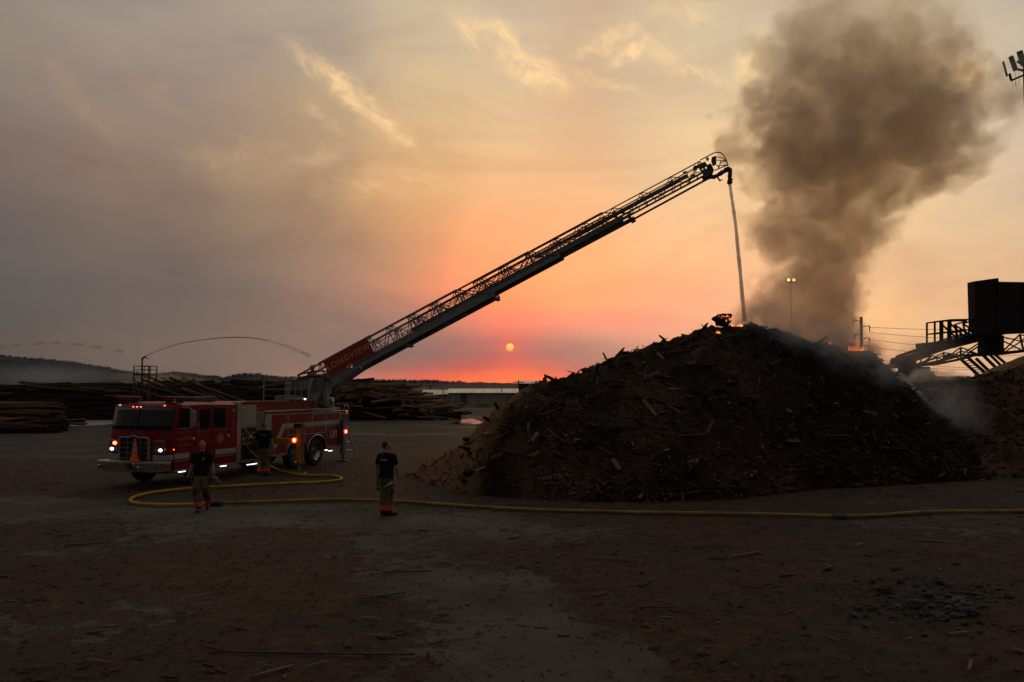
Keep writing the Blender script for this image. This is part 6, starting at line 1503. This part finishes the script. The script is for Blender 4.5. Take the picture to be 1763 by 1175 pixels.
def person(loc, yaw, H, pose, lab, hair=HAIRD, helmet=False, coat=False, bald=False):
    root = empty('person', loc, yaw); tag(root, lab, 'person'); k_ = H / 1.80; root.scale = (k_, k_, k_)
    lean = pose.get('lean', 0.0)
    body = MB()
    # torso and neck
    ell(body, [(0, 0, .86, .13, .095), (0, 0, .93, .16, .11), (0, .0, 1.05, .145, .10), (0, -.005, 1.2, .155, .11), (0, -.005, 1.34, .175, .12), (0, 0, 1.44, .16, .10), (0, .005, 1.50, .08, .065), (0, .0, 1.56, .055, .058), (0, -.01, 1.62, .052, .056)])
    # head, modelled facing -y
    hy, ht = pose.get('head', (0, 0)); hm = Matrix.Translation((0, -.01, 1.60)) @ Matrix.Rotation(hy, 4, 'Z') @ Matrix.Rotation(ht, 4, 'X'); s0 = len(body.v)
    body.ball((0, .012, .098), (.076, .094, .098), 20, 14); body.ball((0, -.022, .040), (.058, .062, .062), 16, 10); body.ball((0, -.060, .0), (.026, .022, .020), 10, 8)
    body.tube([(0, -.082, .092), (0, -.098, .066), (0, -.112, .050), (0, -.088, .040)], [.009, .012, .016, .010], 8)          # nose
    for s_ in (-1, 1):
        body.ball((s_ * .030, -.074, .094), (.018, .014, .011), 10, 6); body.ball((s_ * .030, -.078, .108), (.024, .012, .008), 10, 6); body.ball((s_ * .077, .012, .075), (.010, .020, .030), 10, 8)
        body.ball((s_ * .04, -.055, .055), (.026, .026, .02), 10, 6)
    body.ball((0, -.082, .022), (.024, .012, .007), 10, 6); body.ball((0, -.080, .011), (.020, .012, .006), 10, 6)
    xf(body, hm, s0)
    legs = pose['legs']; arms = pose['arms']; sgn = (-1, 1)
    for s_, (kn, an, toe) in zip(sgn, legs):
        hp_ = Vector((s_ * .095, 0, .90)); body.tube([hp_, hp_.lerp(Vector(kn), .45), kn, Vector(kn).lerp(Vector(an), .35), an], [.088, .078, .055, .056, .036], 12)
        A_ = Vector(an); body.tube([A_, A_ + Vector(toe) * .06 + Vector((0, 0, -.05)), A_ + Vector(toe) * .17 + Vector((0, 0, -.065))], [.04, .04, .03], 10)
    for s_, (el_, wr) in zip(sgn, arms):
        sh = Vector((s_ * .185, .0, 1.44)); body.tube([Vector((s_ * .11, 0, 1.45)), sh, sh.lerp(Vector(el_), .5), el_, Vector(el_).lerp(Vector(wr), .4), wr], [.07, .062, .052, .042, .042, .027], 12)
        hand(body, wr, Vector(wr) - Vector(el_), s_, pose.get('curl', .5))
    rem('body', body, SKIN, root, .007, 2)
    # eyes
    for s_ in (-1, 1):
        MB().ball(hm @ Vector((s_ * .030, -.087, .093)), (.008, .006, .005), 8, 6).build('eye', mat('eye', (.03, .02, .015), .3), root)
    if not helmet:
        h_ = MB(); h_.ball((0, .022, .112), (.082, .094, .094) if not bald else (.079, .090, .089), 20, 14)
        # cut face side away
        hv = [v for v in h_.v]; ha = MB(); keep = lambda c_: not (c_[1] < (-.028 if not bald else .0) and c_[2] < .165) and c_[2] > .045 + max(0, -c_[1]) * .6
        ff = [f_ for f_ in h_.f if keep([sum(hv[i][a] for i in f_) / len(f_) for a in range(3)])]
        ha.add(hv, ff); xf(ha, hm); ho = ha.build('hair', hair, root, smooth=True); so_ = ho.modifiers.new('solid', 'SOLIDIFY'); so_.thickness = .008
        bmx = bmesh.new(); bmx.from_mesh(ho.data); bmesh.ops.delete(bmx, geom=[v for v in bmx.verts if not v.link_faces], context='VERTS'); bmx.to_mesh(ho.data); bmx.free()
    else:
        h_ = MB(); h_.ball((0, .01, .125), (.105, .125, .10), 20, 12); h_.tube([(0, .015, .088), (0, .015, .10)], [.16, .135], 22); h_.box(-.008, .008, -.09, .10, .20, .235); xf(h_, hm); h_.build('helmet', mat('yellow_helmet', (.60, .42, .03), .45), root, smooth=True)
    # shirt or coat
    sh_ = MB(); g_ = .018 if not coat else .04
    ell(sh_, [(0, 0, .90 if not coat else .78, .175 + g_, .125 + g_), (0, 0, .98, .168 + g_, .118 + g_), (0, 0, 1.08, .165 + g_, .120 + g_), (0, -.005, 1.2, .170 + g_, .125 + g_), (0, -.005, 1.34, .185 + g_, .13 + g_), (0, 0, 1.44, .168 + g_, .108 + g_), (0, .005, 1.50, .10, .08), (0, .005, 1.53, .068, .066)], 24)
    for s_, (el_, wr) in zip(sgn, arms):
        s2 = Vector((s_ * .185, 0, 1.44)); e2 = Vector(el_)
        if coat: sh_.tube([Vector((s_ * .1, 0, 1.44)), s2, s2.lerp(e2, .5), e2, e2.lerp(Vector(wr), .9)], [.09, .088, .078, .068, .055], 14)
        else: sh_.tube([Vector((s_ * .1, 0, 1.44)), s2, s2.lerp(e2, .45), s2.lerp(e2, .78)], [.085, .078, .074, .072], 14)
    st2 = rem('coat' if coat else 'shirt', sh_, mat('coat_red', (.35, .03, .015), .7) if coat else NAVY, root, .010, 4)
    # trousers
    tr2 = MB(); ell(tr2, [(0, 0, .80, .17, .12), (0, 0, .88, .185, .135), (0, 0, .97, .172, .125), (0, 0, 1.02, .166, .12)], 22)
    for s_, (kn, an, toe) in zip(sgn, legs):
        hp_ = Vector((s_ * .095, 0, .88)); K, A_ = Vector(kn), Vector(an); tr2.tube([hp_, hp_.lerp(K, .3), hp_.lerp(K, .65), K, K.lerp(A_, .3), K.lerp(A_, .7), K.lerp(A_, .97)], [.108, .112, .104, .098, .094, .092, .096], 16)
    to = rem('trousers', tr2, TAN, root, .011, 3)
    for s_, (kn, an, toe) in zip(sgn, legs):
        K, A_ = Vector(kn), Vector(an); dd = (K - A_).normalized(); c0_ = A_ + dd * .10
        MB().tube([c0_ - dd * .055, c0_ - dd * .02], [.104, .104], 18).build('ankle_band', CUFF, to, smooth=True)
        MB().tube([c0_ + dd * .002, c0_ + dd * .036], [.104, .104], 18).build('ankle_band', CUFF, to, smooth=True)
        if pose.get('kneepatch'): MB().ball(K + Vector((0, -.045, -.01)), (.085, .07, .14), 14, 10).build('knee_patch', KNEE, to, smooth=True)
        bt = MB(); T_ = Vector(toe).normalized(); bt.tube([A_ + dd * .08, A_ + Vector((0, 0, .01)), A_ + Vector((0, 0, -.045))], [.062, .058, .056], 14)
        bt.tube([A_ - T_ * .055 + Vector((0, 0, -.055)), A_ + T_ * .03 + Vector((0, 0, -.045)), A_ + T_ * .12 + Vector((0, 0, -.052)), A_ + T_ * .20 + Vector((0, 0, -.060)), A_ + T_ * .235 + Vector((0, 0, -.068))], [.048, .052, .050, .044, .022], 14)
        rem('boot', bt, BOOT, root, .010, 2)
    return root, st2, to
# walking man in front of the cab, facing the camera, head turned to the right
G = gp(346, 879.5)
pA, sA, tA = person((G.x, G.y, 0), R(4), 1.74, dict(legs=[((-.10, -.10, .49), (-.02, -.14, .095), (.05, -1, 0)), ((.12, -.02, .50), (.10, .30, .20), (.1, -.9, -.5))],
    arms=[((-.265, .05, 1.16), (-.315, -.03, .93)), ((.275, .03, 1.17), (.305, -.06, .93))], head=(R(28), R(4)), kneepatch=True, curl=.8),
    'bald older firefighter in navy shirt walking towards the camera before the cab', hair=HAIRG, bald=True)
MB().ball((.07, -.142, 1.33), (.035, .012, .045), 12, 8).build('chest_emblem', GOLDD, sA)
for s_ in (-1, 1): MB().tube([(s_ * .16, -.08, .98), (s_ * .22, -.10, .84), (s_ * .24, -.02, .70), (s_ * .20, .10, .72), (s_ * .15, .12, .96)], .016, 8).build('hanging_brace', STR, tA)
MB().tube([(-.19, -.12, .98), (-.23, -.12, .85), (-.25, -.08, .72)], .010, 6).build('key_strap', mat('grey_strap', (.25, .25, .24), .6), tA)
MB().tube([(.30, -.055, .945), (.325, -.06, .905)], .048, 12).build('wrist_watch', BLKP, pA)
gl = MB(); gl.tube([(.31, -.07, .86), (.38, -.08, .80), (.42, -.07, .70), (.40, -.07, .62)], [.03, .05, .055, .03], 10).tube([(.31, -.07, .86), (.36, -.06, .76), (.34, -.06, .66)], [.03, .045, .03], 10).tube([(.38, -.08, .80), (.47, -.07, .70), (.50, -.07, .62)], [.03, .03, .02], 10)
gv = rem('work_gloves', gl, mat('grey_glove', (.13, .12, .11), .8), None, .01, 2); gv.location = (G.x, G.y, 0); gv.rotation_euler.z = R(4); tag(gv, 'pair of grey work gloves held in the hand of the walking firefighter', 'gloves')
gl = MB(); gl.tube([(-.33, -.08, .84), (-.36, -.09, .76), (-.35, -.08, .66)], [.03, .045, .03], 10)
gv = rem('work_gloves', gl, STR, None, .01, 2); gv.location = (G.x, G.y, 0); gv.rotation_euler.z = R(4); tag(gv, 'dark cloth held low in the other hand of the walking firefighter', 'cloth')
# standing man, back to the camera, head turned right
G = gp(665, 887.5)
pB, sB, tB = person((G.x, G.y, 0), R(160), 1.77, dict(legs=[((-.085, -.02, .50), (-.075, .02, .095), (-.75, -.75, 0)), ((.075, .0, .50), (.065, .05, .095), (-.3, -1, 0))],
    arms=[((-.265, .0, 1.17), (-.275, -.09, .93)), ((.255, .02, 1.17), (.265, -.03, .93))], head=(R(-58), R(-6)), curl=.9),
    'dark haired firefighter in navy shirt standing with his back to the camera', hair=HAIRD)
for i, x_ in enumerate((-.075, -.045, -.015, .015, .045, .07)): MB().box(x_ - .013, x_ + .012, .1415, .150, 1.345, 1.368).build('back_print', mat('pale_print', (.5, .5, .55), .6), sB)
MB().box(.085, .115, .140, .150, 1.335, 1.378).build('back_badge', mat('red_print', (.35, .03, .05), .6), sB)
MB().tube([(-.10, .13, 1.0), (-.13, .155, .86), (-.05, .16, .74), (.02, .155, .72)], .017, 8).build('hanging_brace', STR, tB)
MB().tube([(.14, .12, 1.0), (.20, .10, .82), (.21, .06, .68), (.18, .02, .62)], .017, 8).build('hanging_brace', STR, tB)
MB().tube([(.03, .15, .98), (.02, .165, .84), (.03, .155, .72)], .015, 8).build('hanging_brace', STR, tB)
q_ = MB(); q_.bar((-.01, .165, .71), (-.22, .10, .82), .035, .012, up=(0, 1, 0)); q_.build('lime_strap', LIME, tB)
q_ = MB(); q_.bar((.16, .10, .70), (.235, .03, .71), .03, .012, up=(0, 1, 0)); q_.build('lime_strap', LIME, tB)
MB().ball((-.20, .06, .62), (.04, .05, .07), 12, 8).build('glove_pouch', STR, tB); MB().tube([(-.17, .07, .62), (-.16, .06, .45), (-.165, .05, .34)], .016, 8).build('hanging_brace', STR, tB); MB().ball((.225, .02, .64), (.03, .03, .05), 12, 8).build('glove_pouch', STR, tB)
# man at the pump panel
G = gp(454, 818.5)
pC, sC, tC = person((G.x, G.y, 0), R(172), 1.86, dict(legs=[((-.11, -.03, .50), (-.12, .02, .095), (-.3, -1, 0)), ((.09, .0, .50), (.11, .04, .095), (.2, -1, 0))],
    arms=[((-.27, .03, 1.17), (-.30, -.02, .93)), ((.26, -.10, 1.19), (.22, -.30, 1.12))], head=(R(-50), R(0)), curl=.7),
    'firefighter in tan trousers standing by the pump panel of the truck', hair=HAIRG, bald=True)
for x_ in (-.07, -.03, .05): MB().box(x_ - .02, x_ + .018, .1415, .150, 1.345, 1.372).build('back_print', mat('pale_print', (.5, .5, .55), .6), sC)
MB().ball((-.20, .02, .60), (.04, .06, .08), 12, 8).build('glove_pouch', STR, tC)
# operator on the turntable
G = Matrix.Translation(P0) @ Matrix.Rotation(YAW, 4, 'Z') @ Vector((8.62, 2.12, 2.215))
G = at(537, 655, 35.2); 
pD, sD, tD = person((G.x, 35.2, 2.21), R(60), 1.76, dict(legs=[((-.09, -.02, .50), (-.09, .0, .095), (0, -1, 0)), ((.09, .0, .50), (.09, .0, .095), (0, -1, 0))],
    arms=[((-.27, -.08, 1.18), (-.22, -.28, 1.12)), ((.27, -.08, 1.18), (.22, -.28, 1.12))], head=(R(10), R(0))),
    'firefighter in yellow helmet and red coat half hidden behind the ladder base', helmet=True, coat=True)
